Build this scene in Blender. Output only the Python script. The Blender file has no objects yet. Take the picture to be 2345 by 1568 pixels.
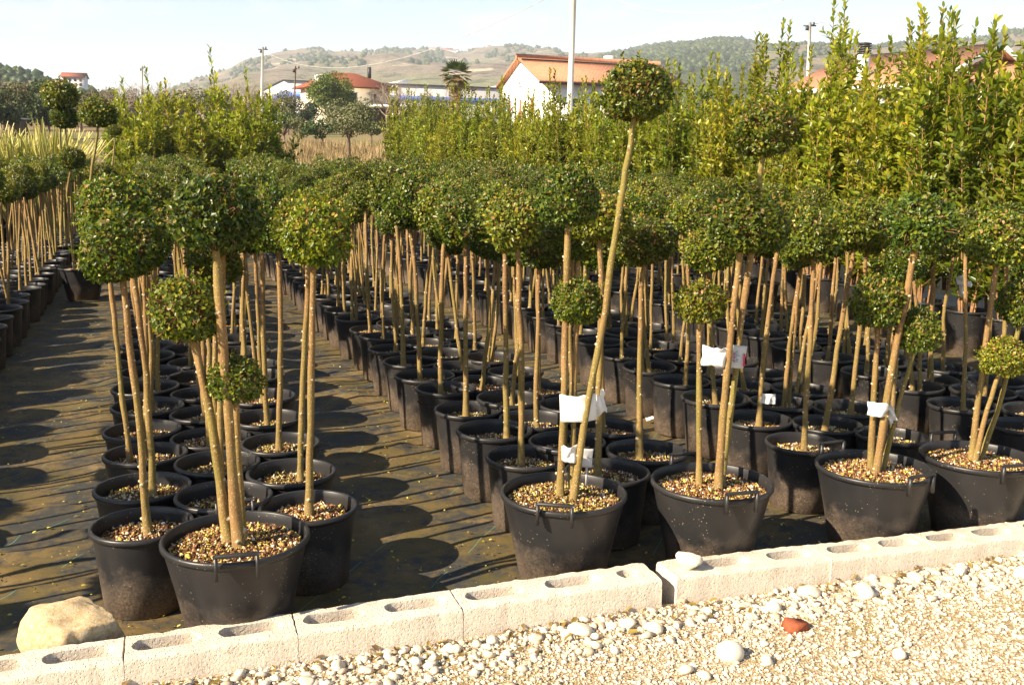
import bpy, bmesh, math, random
import numpy as np
from mathutils import Vector, Matrix
sc = bpy.context.scene
COL = sc.collection
R = math.radians
rng = np.random.default_rng(7)
random.seed(7)

# ------------------------------------------------------------------ camera, sky, sun, exposure
CAM_H, PITCH, ROLL, LENS = 1.65, R(10.46), R(0.8), 35.0
cd = bpy.data.cameras.new('camera'); cam = bpy.data.objects.new('camera', cd); COL.objects.link(cam)
cd.lens = LENS; cd.sensor_width = 36.0; cd.clip_start = 0.05; cd.clip_end = 20000
cam.matrix_world = Matrix.Translation((0, 0, CAM_H)) @ Matrix.Rotation(R(90) - PITCH, 4, 'X') @ Matrix.Rotation(ROLL, 4, 'Z')
sc.camera = cam
SUN_EL, SHADOW_DIR = R(33), R(35)          # shadows fall to the right and away
ldir = Vector((math.cos(SHADOW_DIR) * math.cos(SUN_EL), math.sin(SHADOW_DIR) * math.cos(SUN_EL), -math.sin(SUN_EL)))
world = bpy.data.worlds.new('World'); sc.world = world; world.use_nodes = True
wn = world.node_tree.nodes; wl = world.node_tree.links; wn.clear()
sky = wn.new('ShaderNodeTexSky'); sky.sky_type = 'NISHITA'; sky.sun_disc = False
sky.sun_elevation = SUN_EL; sky.sun_rotation = math.atan2(-ldir.x, -ldir.y) % (2 * math.pi)
sky.altitude = 100; sky.air_density = 1.0; sky.dust_density = 0.35; sky.ozone_density = 1.0
bgn = wn.new('ShaderNodeBackground'); bgn.inputs[1].default_value = 0.066
wo = wn.new('ShaderNodeOutputWorld')
wtc = wn.new('ShaderNodeTexCoord'); wmp = wn.new('ShaderNodeMapping'); wmp.inputs['Scale'].default_value = (5, 5, 13)
wno = wn.new('ShaderNodeTexNoise'); wno.inputs['Scale'].default_value = 1.6; wno.inputs['Detail'].default_value = 6; wno.inputs['Roughness'].default_value = 0.6
wrp = wn.new('ShaderNodeValToRGB'); wrp.color_ramp.elements[0].position = 0.54; wrp.color_ramp.elements[1].position = 0.8
wrp.color_ramp.elements[1].color = (0.55, 0.55, 0.55, 1)
wmx = wn.new('ShaderNodeMixRGB'); wmx.inputs['Color2'].default_value = (8.0, 7.6, 7.4, 1)
wl.new(wtc.outputs['Generated'], wmp.inputs[0]); wl.new(wmp.outputs[0], wno.inputs['Vector']); wl.new(wno.outputs['Fac'], wrp.inputs[0])
wl.new(wrp.outputs[0], wmx.inputs['Fac']); wl.new(sky.outputs[0], wmx.inputs['Color1']); wl.new(wmx.outputs[0], bgn.inputs[0]); wl.new(bgn.outputs[0], wo.inputs[0])
sd = bpy.data.lights.new('sun', 'SUN'); sd.energy = 5.0; sd.angle = R(0.53); sd.color = (1.0, 0.84, 0.63)
sun = bpy.data.objects.new('sun', sd); COL.objects.link(sun); sun.rotation_euler = ldir.to_track_quat('-Z', 'Y').to_euler()
vs = sc.view_settings; vs.view_transform = 'Standard'; vs.look = 'None'; vs.gamma = 1.0; vs.use_curve_mapping = False; vs.exposure = 1.55
sc.render.engine = 'CYCLES'
sc.cycles.use_denoising = True
sc.cycles.max_bounces = 8; sc.cycles.diffuse_bounces = 3; sc.cycles.glossy_bounces = 2; sc.cycles.transmission_bounces = 3
sc.cycles.transparent_max_bounces = 8; sc.cycles.volume_bounces = 0

# ------------------------------------------------------------------ photo pixels (2345 x 1568 grid) to directions
PW, PH = 2345.0, 1568.0
PF = PW * LENS / 36
def ray(px, py):
    u, v = px - PW / 2, py - PH / 2
    c, s = math.cos(ROLL), math.sin(ROLL)
    u, v = c * u + s * v, -s * u + c * v
    cp, sp = math.cos(PITCH), -math.sin(PITCH)
    return np.array([u, cp * PF + sp * v, sp * PF - cp * v])
def at_z(px, py, z):
    d = ray(px, py); t = (z - CAM_H) / d[2]; return np.array([d[0] * t, d[1] * t, z])
def at_y(px, py, y):
    d = ray(px, py); t = y / d[1]; return np.array([d[0] * t, y, CAM_H + d[2] * t])
TH = R(-19.5)                               # the strips of pots run away to the left of the view axis
ST, CT = math.sin(TH), math.cos(TH)
def world_xy(al, ac): return ac * CT + al * ST, -ac * ST + al * CT      # along / across the strips
def strip(x, y): return x * ST + y * CT, x * CT - y * ST

# ------------------------------------------------------------------ noise
class VNoise:
    def __init__(s, seed): s.t = np.random.default_rng(seed).random((256, 256))
    def __call__(s, x, y):
        x = np.asarray(x, float); y = np.asarray(y, float)
        xi = np.floor(x).astype(int); yi = np.floor(y).astype(int); fx = x - xi; fy = y - yi
        fx = fx * fx * (3 - 2 * fx); fy = fy * fy * (3 - 2 * fy)
        g = lambda a, b: s.t[a % 256, b % 256]
        return (g(xi, yi) * (1 - fx) + g(xi + 1, yi) * fx) * (1 - fy) + (g(xi, yi + 1) * (1 - fx) + g(xi + 1, yi + 1) * fx) * fy
    def fbm(s, x, y, o=4):
        r = 0; a = .5
        for i in range(o): r = r + a * s(x * 2 ** i + 17.3 * i, y * 2 ** i + 5.1 * i); a *= .5
        return r
N1, N2, N3 = VNoise(1), VNoise(2), VNoise(3)

# ------------------------------------------------------------------ mesh helpers
def link(name, data, parent=None, m=None):
    o = bpy.data.objects.new(name, data); COL.objects.link(o)
    if parent is not None: o.parent = parent
    return o
def mesh_np(name, V, F, mats, attrs=None, smooth=True, midx=None):
    """V (n,3); F a (m,k) array or a list of polygons"""
    me = bpy.data.meshes.new(name)
    V = np.asarray(V, np.float32)
    if isinstance(F, np.ndarray):
        m, k = F.shape; loops = F.ravel(); starts = np.arange(m) * k; 
    else:
        m = len(F); ks = np.array([len(f) for f in F]); loops = np.concatenate([np.asarray(f) for f in F]); starts = np.concatenate([[0], np.cumsum(ks)[:-1]])
    me.vertices.add(len(V)); me.vertices.foreach_set('co', V.ravel())
    me.loops.add(len(loops)); me.loops.foreach_set('vertex_index', loops.astype(np.int32))
    me.polygons.add(m); me.polygons.foreach_set('loop_start', starts.astype(np.int32))
    if smooth: me.polygons.foreach_set('use_smooth', np.ones(m, bool))
    if midx is not None: me.polygons.foreach_set('material_index', np.asarray(midx, np.int32))
    for mm in (mats if isinstance(mats, (list, tuple)) else [mats]): me.materials.append(mm)
    if attrs:
        for k_, a in attrs.items():
            at = me.attributes.new(k_, 'FLOAT', 'POINT'); at.data.foreach_set('value', np.asarray(a, np.float32))
    me.update(calc_edges=True); me.validate()
    return me
class MB:
    """collects shapes for one mesh"""
    def __init__(s): s.V = []; s.F = []; s.n = 0; s.A = []; s.M = []
    def add(s, V, F, tint=0.5, mi=0):
        V = np.asarray(V, float); s.V.append(V)
        for f in F: s.F.append(np.asarray(f) + s.n); s.M.append(mi)
        s.A.append(np.broadcast_to(np.asarray(tint, float), (len(V),))); s.n += len(V)
    def box(s, c, size, rz=0.0, tint=.5, mi=0, taper=1.0):
        x, y, z = np.array(size) / 2
        V = np.array([[sx * x * (taper if sz > 0 else 1), sy * y * (taper if sz > 0 else 1), sz * z] for sz in (-1, 1) for sx, sy in ((-1, -1), (1, -1), (1, 1), (-1, 1))])
        ca, sa = math.cos(rz), math.sin(rz)
        V = np.c_[V[:, 0] * ca - V[:, 1] * sa, V[:, 0] * sa + V[:, 1] * ca, V[:, 2]] + np.array(c)
        s.add(V, [(3, 2, 1, 0), (4, 5, 6, 7), (0, 1, 5, 4), (1, 2, 6, 5), (2, 3, 7, 6), (3, 0, 4, 7)], tint, mi)
    def tube(s, P, rad, n=8, cap=True, tint=.5, mi=0):
        P = np.asarray(P, float); m = len(P); rad = np.broadcast_to(np.asarray(rad, float), (m,))
        T = np.gradient(P, axis=0); T /= np.linalg.norm(T, axis=1)[:, None] + 1e-9
        ref = np.array([0, 0, 1.]) if abs(T[0][2]) < .9 else np.array([1., 0, 0])
        V = []
        for p, t, r in zip(P, T, rad):
            a = np.cross(t, ref); a /= np.linalg.norm(a) + 1e-9; b = np.cross(t, a)
            an = np.arange(n) * 2 * math.pi / n
            V.append(p + r * (np.cos(an)[:, None] * a + np.sin(an)[:, None] * b))
        V = np.concatenate(V); F = []
        for i in range(m - 1):
            for j in range(n):
                k = (j + 1) % n; F.append((i * n + j, i * n + k, (i + 1) * n + k, (i + 1) * n + j))
        if cap: F.append(tuple(range(n))); F.append(tuple(reversed(range((m - 1) * n, m * n))))
        s.add(V, F, tint, mi)
    def lathe(s, prof, n=32, tint=.5, mi=0, c=(0, 0, 0)):
        an = np.arange(n) * 2 * math.pi / n; V = []; F = []
        for r, z in prof: V.append(np.c_[r * np.cos(an), r * np.sin(an), np.full(n, z)])
        for i in range(len(prof) - 1):
            for j in range(n):
                k = (j + 1) % n; F.append((i * n + j, i * n + k, (i + 1) * n + k, (i + 1) * n + j))
        s.add(np.concatenate(V) + np.array(c), F, tint, mi)
    def poly(s, pts, faces, tint=.5, mi=0): s.add(pts, faces, tint, mi)
    def mesh(s, name, mats, smooth=False):
        return mesh_np(name, np.concatenate(s.V), s.F, mats, {'tint': np.concatenate(s.A)}, smooth, s.M)
    def build(s, name, mats, parent=None, smooth=False): return link(name, s.mesh(name, mats, smooth), parent)
def empty(name, loc=(0, 0, 0), rz=0.0):
    o = bpy.data.objects.new(name, None); COL.objects.link(o); o.location = loc; o.rotation_euler = (0, 0, rz); o.empty_display_size = .1
    return o
def tag(o, label, cat, group=None):
    o['label'] = label; o['category'] = cat
    if group: o['group'] = group
    return o
def kind(o, k, label=None):
    o['kind'] = k
    if label: o['label'] = label
    return o
def unit(v): v = np.asarray(v, float); return v / (np.linalg.norm(v, axis=-1, keepdims=True) + 1e-9)

# ------------------------------------------------------------------ materials
def mat(name):
    m = bpy.data.materials.new(name); m.use_nodes = True; nt = m.node_tree; nt.nodes.clear()
    out = nt.nodes.new('ShaderNodeOutputMaterial'); return m, nt, out
class NT:
    def __init__(s, nt): s.nt = nt
    def n(s, t, **kw):
        nd = s.nt.nodes.new(t)
        for k, v in kw.items(): setattr(nd, k, v)
        return nd
    def l(s, a, b): s.nt.links.new(a, b)
    def ramp(s, src, stops, interp='LINEAR'):
        r = s.n('ShaderNodeValToRGB'); r.color_ramp.interpolation = interp
        e = r.color_ramp.elements
        while len(e) < len(stops): e.new(0.5)
        for i, (p, c) in enumerate(stops): e[i].position = p; e[i].color = (c[0], c[1], c[2], 1) if len(c) == 3 else c
        s.l(src, r.inputs[0]); return r.outputs[0]
    def noise(s, scale, detail=4, rough=.55, vec=None, dist=0.0):
        t = s.n('ShaderNodeTexNoise'); t.inputs['Scale'].default_value = scale; t.inputs['Detail'].default_value = detail; t.inputs['Roughness'].default_value = rough; t.inputs['Distortion'].default_value = dist
        if vec is not None: s.l(vec, t.inputs['Vector'])
        return t.outputs['Fac']
    def mix(s, fac, a, b, bt='MIX'):
        x = s.n('ShaderNodeMixRGB', blend_type=bt)
        for v, i in ((fac, 0), (a, 1), (b, 2)):
            if isinstance(v, (int, float)): x.inputs[i].default_value = v if i == 0 else (v, v, v, 1)
            elif isinstance(v, tuple): x.inputs[i].default_value = v if len(v) == 4 else (*v, 1)
            else: s.l(v, x.inputs[i])
        return x.outputs[0]
    def math(s, op, a, b=0.0, clamp=False):
        x = s.n('ShaderNodeMath', operation=op, use_clamp=clamp)
        for v, i in ((a, 0), (b, 1)):
            if isinstance(v, (int, float)): x.inputs[i].default_value = v
            else: s.l(v, x.inputs[i])
        return x.outputs[0]
    def coord(s, which='Object'): return s.n('ShaderNodeTexCoord').outputs[which]
    def pos(s): return s.n('ShaderNodeNewGeometry').outputs['Position']
    def mapping(s, vec, scale=(1, 1, 1), rot=(0, 0, 0), loc=(0, 0, 0)):
        m = s.n('ShaderNodeMapping'); m.inputs['Scale'].default_value = scale; m.inputs['Rotation'].default_value = rot; m.inputs['Location'].default_value = loc
        s.l(vec, m.inputs[0]); return m.outputs[0]
    def sep(s, vec): x = s.n('ShaderNodeSeparateXYZ'); s.l(vec, x.inputs[0]); return x.outputs
    def bump(s, h, strength=.3, dist=.01):
        b = s.n('ShaderNodeBump'); b.inputs['Strength'].default_value = strength; b.inputs['Distance'].default_value = dist; s.l(h, b.inputs['Height']); return b.outputs[0]
    def attr(s, name): a = s.n('ShaderNodeAttribute'); a.attribute_name = name; return a.outputs['Fac']
    def bsdf(s, color, rough=.6, spec=.4, normal=None, metallic=0.0):
        p = s.n('ShaderNodeBsdfPrincipled')
        for v, k in ((color, 'Base Color'), (rough, 'Roughness'), (spec, 'Specular IOR Level'), (metallic, 'Metallic')):
            if isinstance(v, (int, float)): p.inputs[k].default_value = v
            elif isinstance(v, tuple): p.inputs[k].default_value = v if len(v) == 4 else (*v, 1)
            else: s.l(v, p.inputs[k])
        if normal is not None: s.l(normal, p.inputs['Normal'])
        return p.outputs[0]
    def translucent(s, base, color, fac):
        t = s.n('ShaderNodeBsdfTranslucent')
        if isinstance(color, tuple): t.inputs[0].default_value = (*color, 1)
        else: s.l(color, t.inputs[0])
        m = s.n('ShaderNodeMixShader'); m.inputs[0].default_value = fac; s.l(base, m.inputs[1]); s.l(t.outputs[0], m.inputs[2]); return m.outputs[0]

def leaf_mat(name, stops, rough=.32, spec=.5, trans=.22, gain=1.8):
    m, nt, out = mat(name); g = NT(nt)
    c = g.ramp(g.attr('tint'), stops)
    oi = g.n('ShaderNodeObjectInfo')
    c = g.mix(1.0, c, oi.outputs['Color'], 'MULTIPLY')
    hs = g.n('ShaderNodeHueSaturation'); g.l(c, hs.inputs['Color'])
    v = g.math('ADD', g.math('MULTIPLY', oi.outputs['Random'], .35), .82); g.l(v, hs.inputs['Value'])
    g.l(g.math('ADD', g.math('MULTIPLY', oi.outputs['Random'], -.03), .515), hs.inputs['Hue'])
    c = hs.outputs[0]
    b = g.bsdf(c, rough, spec)
    tc = g.mix(1.0, c, (gain, gain * 1.05, gain * .6), 'MULTIPLY')
    g.l(g.translucent(b, tc, trans), out.inputs[0]); return m
def simple(name, color, rough=.6, spec=.4, scale=None, var=.25, bump=0.0, bdist=.01, objcol=False):
    """base colour broken up with noise, and a little relief"""
    m, nt, out = mat(name); g = NT(nt); vec = g.coord('Object')
    if scale:
        n = g.noise(scale, 6, .6, vec)
        lo = tuple(x * (1 - var) for x in color); hi = tuple(min(1, x * (1 + var)) for x in color)
        c = g.ramp(n, [(.3, lo), (.7, hi)])
        nm = g.bump(g.noise(scale * 3, 4, .6, vec), bump, bdist) if bump else None
    else: c, nm = color, None
    if objcol: c = g.mix(1.0, c, g.n('ShaderNodeObjectInfo').outputs['Color'], 'MULTIPLY')
    g.l(g.bsdf(c, rough, spec, nm), out.inputs[0]); return m

M = {}
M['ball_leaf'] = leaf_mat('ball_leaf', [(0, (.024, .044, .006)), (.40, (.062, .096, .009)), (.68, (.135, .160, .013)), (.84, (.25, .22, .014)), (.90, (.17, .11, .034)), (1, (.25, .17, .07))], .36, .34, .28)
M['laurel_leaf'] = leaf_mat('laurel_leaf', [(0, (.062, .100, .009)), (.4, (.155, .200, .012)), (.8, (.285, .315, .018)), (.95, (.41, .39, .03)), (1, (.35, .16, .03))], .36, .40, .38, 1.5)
M['flax_leaf'] = leaf_mat('flax_leaf', [(0, (.18, .18, .03)), (.5, (.50, .44, .12)), (1, (.70, .62, .28))], .4, .4, .2, 1.2)
M['olive_leaf'] = leaf_mat('olive_leaf', [(0, (.055, .075, .028)), (.6, (.12, .135, .055)), (1, (.19, .19, .09))], .5, .3, .15, 1.3)
M['dark_leaf'] = leaf_mat('dark_leaf', [(0, (.015, .034, .008)), (.6, (.042, .068, .012)), (1, (.085, .105, .022))], .5, .3, .12, 1.3)
M['dry_leaf'] = leaf_mat('dry_leaf', [(0, (.15, .095, .045)), (.5, (.30, .21, .105)), (1, (.44, .34, .19))], .8, .1, .15, 1.2)
M['scrub_leaf'] = leaf_mat('scrub_leaf', [(0, (.06, .055, .03)), (.5, (.11, .095, .045)), (1, (.15, .15, .06))], .7, .2, .1, 1.2)
M['palm_leaf'] = leaf_mat('palm_leaf', [(0, (.03, .05, .015)), (.6, (.08, .11, .03)), (.9, (.16, .13, .05)), (1, (.2, .12, .06))], .45, .4, .15, 1.3)
M['litter'] = leaf_mat('litter', [(0, (.12, .07, .03)), (.35, (.28, .2, .04)), (.7, (.5, .42, .05)), (1, (.62, .55, .12))], .6, .3, .15, 1.1)
M['chips'] = leaf_mat('chips', [(0, (.05, .026, .013)), (.35, (.16, .078, .032)), (.6, (.32, .19, .08)), (.74, (.44, .37, .06)), (.86, (.52, .42, .27)), (1, (.72, .65, .52))], .8, .2, 0.0, 1.0)

# bark of the standards: tan with olive moss in scattered patches, pale lenticels
m, nt, out = mat('bark'); g = NT(nt); v = g.coord('Object')
oi = g.n('ShaderNodeObjectInfo')
c = g.ramp(g.noise(14, 5, .65, g.mapping(v, (1, 1, .3))), [(.28, (.105, .056, .022)), (.5, (.225, .130, .047)), (.75, (.35, .222, .088))])
c = g.mix(g.math('MULTIPLY', oi.outputs['Random'], .45), c, (.25, .155, .06))
moss = g.ramp(g.noise(4, 3, .5, g.mapping(v, (1, 1, .35))), [(.43, (0, 0, 0)), (.58, (1, 1, 1))])
c = g.mix(g.math('MULTIPLY', moss, .75), c, (.185, .165, .035))
c = g.mix(g.ramp(g.noise(22, 5, .7, v), [(.60, (0, 0, 0)), (.72, (.7, .7, .7))]), c, (.06, .038, .02))
spk = g.n('ShaderNodeTexVoronoi'); spk.inputs['Scale'].default_value = 130; g.l(v, spk.inputs['Vector'])
c = g.mix(g.ramp(spk.outputs['Distance'], [(.12, (1, 1, 1)), (.25, (0, 0, 0))]), c, (.5, .40, .26))
c = g.mix(g.ramp(g.attr('tint'), [(.6, (0, 0, 0)), (.9, (1, 1, 1))]), c, (.50, .40, .27))
g.l(g.bsdf(c, .75, .25, g.bump(g.noise(90, 4, .7, v), .8, .005)), out.inputs[0]); M['bark'] = m
M['black_plastic'] = simple('black_plastic', (.024, .023, .024), .42, .42, 12, .3)
M['twig'] = simple('twig', (.27, .15, .07), .8, .2, 30, .35)
M['grey_bark'] = simple('grey_bark', (.27, .21, .16), .85, .15, 3, .3, .5, .02)
M['dark_bark'] = simple('dark_bark', (.14, .10, .07), .85, .15, 3, .3, .5, .02)
M['palm_trunk'] = simple('palm_trunk', (.17, .11, .065), .9, .1, 4, .45, .8, .05)

# black nursery pot with dust creeping up from the ground and splash specks
m, nt, out = mat('pot_plastic'); g = NT(nt); v = g.coord('Object'); z = g.sep(v)[2]; oi = g.n('ShaderNodeObjectInfo')
nz = g.noise(7, 5, .65, v)
dz = g.math('SUBTRACT', g.math('ADD', g.math('MULTIPLY', nz, .36), .03), z)
dust = g.math('MULTIPLY', g.math('MULTIPLY', dz, 5.0, True), g.ramp(g.noise(120, 2, .7, v), [(.35, (.25, .25, .25)), (.65, (1, 1, 1))]))
c = g.mix(g.math('MULTIPLY', dust, .85, True), (.016, .016, .0175), (.25, .18, .125))
film = g.ramp(g.noise(3.5, 4, .6, v), [(.35, (0, 0, 0)), (.8, (1, 1, 1))])
c = g.mix(g.math('MULTIPLY', film, g.math('ADD', g.math('MULTIPLY', oi.outputs['Random'], .06), .035)), c, (.24, .21, .18))
sp = g.n('ShaderNodeTexVoronoi'); sp.inputs['Scale'].default_value = 70; sp.inputs['Randomness'].default_value = 1; g.l(v, sp.inputs['Vector'])
spots = g.math('MULTIPLY', g.math('LESS_THAN', sp.outputs['Distance'], .13), g.math('GREATER_THAN', g.noise(11, 2, .5, v), .53))
c = g.mix(g.math('MULTIPLY', spots, .7), c, (.42, .33, .22))
rg = g.math('ADD', g.math('MULTIPLY', dust, .4), .40, True)
g.l(g.bsdf(c, rg, .42, g.bump(g.noise(45, 3, .6, v), .08, .002)), out.inputs[0]); M['pot'] = m
m, nt, out = mat('potting_soil'); g = NT(nt); v = g.coord('Object'); n = g.noise(60, 5, .7, v)
g.l(g.bsdf(g.ramp(n, [(.3, (.035, .017, .010)), (.6, (.10, .050, .024)), (.8, (.2, .11, .05))]), .9, .1, g.bump(n, .8, .012)), out.inputs[0]); M['soil'] = m

# woven weed-control fabric, dusted with soil and moss, with its green marking threads
m, nt, out = mat('weed_fabric'); g = NT(nt); p = g.pos()
rot = g.mapping(p, rot=(0, 0, -TH))
wv = g.n('ShaderNodeTexWave'); wv.inputs['Scale'].default_value = 70; g.l(rot, wv.inputs['Vector'])
n1 = g.noise(2.3, 7, .7, p, .6); n2 = g.noise(14, 6, .7, p); n3 = g.noise(150, 3, .7, p)
dirt = g.math('ADD', g.math('MULTIPLY', n1, .75), g.math('MULTIPLY', n2, .45))
fac = g.ramp(dirt, [(.53, (.05, .05, .05)), (.64, (.8, .8, .8)), (.76, (1, 1, 1))])
fac = g.math('MULTIPLY', fac, g.ramp(n3, [(.3, (.55, .55, .55)), (.65, (1, 1, 1))]))
dcol = g.ramp(g.noise(2.6, 4, .6, g.mapping(p, loc=(5, 3, 0))), [(.3, (.088, .072, .011)), (.55, (.175, .115, .032)), (.8, (.31, .215, .10))])
fab = g.mix(wv.outputs['Fac'], (.026, .028, .029), (.046, .049, .049))
c = g.mix(fac, fab, dcol)
ac = g.sep(rot)[0]
wob = g.math('MULTIPLY', g.noise(2.5, 2, .5, p), .05)
fr = g.math('FRACT', g.math('MULTIPLY', g.math('ADD', ac, wob), 1 / .37))
thread = g.math('MULTIPLY', g.math('LESS_THAN', fr, .010), g.math('GREATER_THAN', g.noise(5, 2, .5, p), .50))
c = g.mix(g.math('MULTIPLY', thread, .7), c, (.10, .26, .18))
g.l(g.bsdf(c, .72, .3, g.bump(g.math('ADD', n3, g.math('MULTIPLY', wv.outputs['Fac'], .4)), .25, .003)), out.inputs[0]); M['fabric'] = m

# open country beyond the plots
m, nt, out = mat('field_ground'); g = NT(nt); p = g.pos()
a = g.ramp(g.noise(.09, 6, .6, p), [(.35, (.16, .105, .055)), (.5, (.22, .165, .085)), (.62, (.12, .13, .04)), (.75, (.085, .12, .03))])
c = g.mix(g.ramp(g.noise(4, 5, .7, p), [(.3, (.5, .5, .5)), (.7, (1.2, 1.2, 1.2))]), (0, 0, 0), a)
g.l(g.bsdf(a, .95, .1, g.bump(g.noise(6, 6, .7, p), .6, .05)), out.inputs[0]); M['field'] = m
M['grass'] = leaf_mat('grass', [(0, (.05, .10, .012)), (1, (.13, .20, .03))], .5, .3, .25, 1.3)

def hill_mat(name, forest):
    m, nt, out = mat(name); g = NT(nt); p = g.pos()
    q = g.mapping(p, (.001, .001, .001))
    if forest:
        c = g.ramp(g.noise(55, 6, .7, q), [(.35, (.035, .05, .018)), (.6, (.075, .095, .035)), (.8, (.11, .12, .05))])
        e = g.ramp(g.noise(9, 5, .6, q), [(.60, (0, 0, 0)), (.68, (1, 1, 1))])
        c = g.mix(g.math('MULTIPLY', e, .8), c, (.25, .17, .10))
        b = g.bump(g.noise(70, 5, .7, q), 1.0, 14)
    else:
        c = g.ramp(g.noise(7, 7, .62, q), [(.32, (.14, .105, .08)), (.48, (.20, .16, .115)), (.57, (.17, .155, .09)), (.66, (.17, .18, .085)), (.78, (.25, .19, .135))])
        d = g.ramp(g.noise(26, 5, .65, g.mapping(q, loc=(3, 1, 0))), [(.54, (0, 0, 0)), (.60, (1, 1, 1))])
        c = g.mix(g.math('MULTIPLY', d, .75), c, (.055, .065, .035))
        sc_ = g.ramp(g.noise(13, 5, .6, g.mapping(q, (1, 1, 3), loc=(7, 2, 0))), [(.62, (0, 0, 0)), (.66, (1, 1, 1))])
        c = g.mix(g.math('MULTIPLY', sc_, .9), c, (.50, .40, .27))
        b = g.bump(g.noise(40, 6, .65, q), .9, 10)
    g.l(g.bsdf(c, .95, .05, b), out.inputs[0]); return m
M['hill'] = hill_mat('hill_scrub', False); M['forest'] = hill_mat('hill_forest', True)

# concrete blocks
m, nt, out = mat('concrete_block'); g = NT(nt); v = g.coord('Object')
n = g.noise(6, 6, .65, v); f = g.noise(95, 5, .7, v)
c = g.ramp(n, [(.3, (.58, .50, .40)), (.55, (.66, .585, .48)), (.75, (.72, .65, .55))])
c = g.mix(g.ramp(f, [(.36, (1, 1, 1)), (.46, (0, 0, 0))]), c, (.52, .42, .31))
pv = g.n('ShaderNodeTexVoronoi'); pv.inputs['Scale'].default_value = 95; g.l(v, pv.inputs['Vector'])
pits = g.math('MULTIPLY', g.ramp(pv.outputs['Distance'], [(.1, (0, 0, 0)), (.32, (1, 1, 1))]), 1.0)
h = g.math('ADD', g.math('MULTIPLY', f, .8), g.math('MULTIPLY', pits, .5))
g.l(g.bsdf(c, .92, .12, g.bump(h, .8, .008)), out.inputs[0]); M['concrete'] = m
# pebbles
m, nt, out = mat('pebble'); g = NT(nt); v = g.coord('Object')
c = g.ramp(g.attr('tint'), [(0, (.16, .10, .06)), (.06, (.36, .20, .09)), (.15, (.38, .32, .24)), (.4, (.52, .42, .28)), (.7, (.66, .57, .42)), (1, (.76, .71, .60))])
c = g.mix(.35, c, g.ramp(g.noise(40, 4, .6, v), [(.3, (.42, .33, .23)), (.7, (.78, .74, .66))]))
g.l(g.bsdf(c, .75, .25, g.bump(g.noise(160, 3, .6, v), .25, .002)), out.inputs[0]); M['pebble'] = m
m, nt, out = mat('gravel_bed'); g = NT(nt); p = g.pos()
vo = g.n('ShaderNodeTexVoronoi'); vo.inputs['Scale'].default_value = 110; g.l(p, vo.inputs['Vector'])
c = g.ramp(g.sep(vo.outputs['Color'])[0], [(0, (.22, .15, .07)), (.4, (.36, .27, .16)), (1, (.55, .46, .33))])
c = g.mix(g.ramp(g.noise(2.2, 5, .6, p), [(.45, (0, 0, 0)), (.65, (.7, .7, .7))]), c, (.27, .21, .085))
g.l(g.bsdf(c, .9, .15, g.bump(vo.outputs['Distance'], .8, .006)), out.inputs[0]); M['gravel_bed'] = m
m, nt, out = mat('boulder'); g = NT(nt); v = g.coord('Object')
c = g.ramp(g.noise(9, 6, .65, v), [(.3, (.46, .30, .14)), (.5, (.62, .47, .27)), (.7, (.74, .62, .43))])
c = g.mix(g.ramp(g.noise(55, 4, .7, v), [(.62, (0, 0, 0)), (.72, (1, 1, 1))]), c, (.22, .13, .06))
g.l(g.bsdf(c, .85, .15, g.bump(g.noise(30, 6, .7, v), .7, .012)), out.inputs[0]); M['boulder'] = m
M['brick_red'] = simple('brick_red', (.30, .085, .04), .85, .15, 40, .3, .4, .004)
m, nt, out = mat('white_paper'); g = NT(nt); v = g.coord('Object')
g.l(g.translucent(g.bsdf(g.ramp(g.noise(25, 4, .6, v), [(.3, (.72, .71, .68)), (.6, (.82, .81, .79))]), .7, .2), (.7, .7, .66), .2), out.inputs[0]); M['paper'] = m
M['grey_plastic'] = simple('grey_plastic', (.50, .50, .50), .4, .4, 20, .1)
M['print_blue'] = simple('print_blue', (.22, .34, .46), .5, .3, 90, .5)
M['print_red'] = simple('print_red', (.62, .03, .10), .5, .3, 30, .15)
M['blue_plastic'] = simple('blue_plastic', (.05, .40, .62), .35, .5, 20, .25)
# buildings
M['white_wall'] = simple('white_wall', (.72, .70, .66), .85, .2, 1.2, .08, .15, .01)
M['cream_wall'] = simple('cream_wall', (.66, .58, .44), .85, .2, 1.0, .12, .15, .01)
M['grey_wall'] = simple('grey_wall', (.50, .47, .44), .85, .2, 1.0, .1, .15, .01)
M['warehouse'] = simple('warehouse_panel', (.47, .45, .45), .6, .3, .5, .06)
M['blue_band'] = simple('blue_band', (.09, .17, .50), .5, .3, .7, .12)
M['white_paint'] = simple('white_paint', (.75, .74, .72), .5, .3, 2, .05)
M['dark_metal'] = simple('dark_metal', (.035, .035, .037), .45, .4, 5, .2)
M['green_door'] = simple('green_door', (.05, .17, .075), .5, .4, 3, .15)
M['shutter'] = simple('shutter', (.34, .09, .04), .6, .3, 4, .2)
M['window_dark'] = simple('window_dark', (.03, .03, .035), .15, .5)
M['pole_concrete'] = simple('pole_concrete', (.68, .67, .63), .8, .2, 1.5, .12)
M['pole_wood'] = simple('pole_wood', (.20, .15, .12), .9, .1, 3, .3)
M['cable'] = simple('cable', (.42, .42, .42), .6, .3)
def tile_mat(name, a, b, rz=0.0):
    m, nt, out = mat(name); g = NT(nt); v = g.mapping(g.coord('Object'), rot=(0, 0, rz))
    w = g.n('ShaderNodeTexWave'); w.bands_direction = 'X'; w.inputs['Scale'].default_value = 3.2; g.l(v, w.inputs['Vector'])
    c = g.ramp(g.noise(2.5, 5, .7, g.mapping(v, (1, 3, 3))), [(.3, a), (.7, b)])
    g.l(g.bsdf(c, .85, .15, g.bump(w.outputs['Fac'], .6, .03)), out.inputs[0]); return m
M['tile_orange'] = tile_mat('tile_orange', (.36, .15, .085), (.50, .26, .16))
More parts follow.
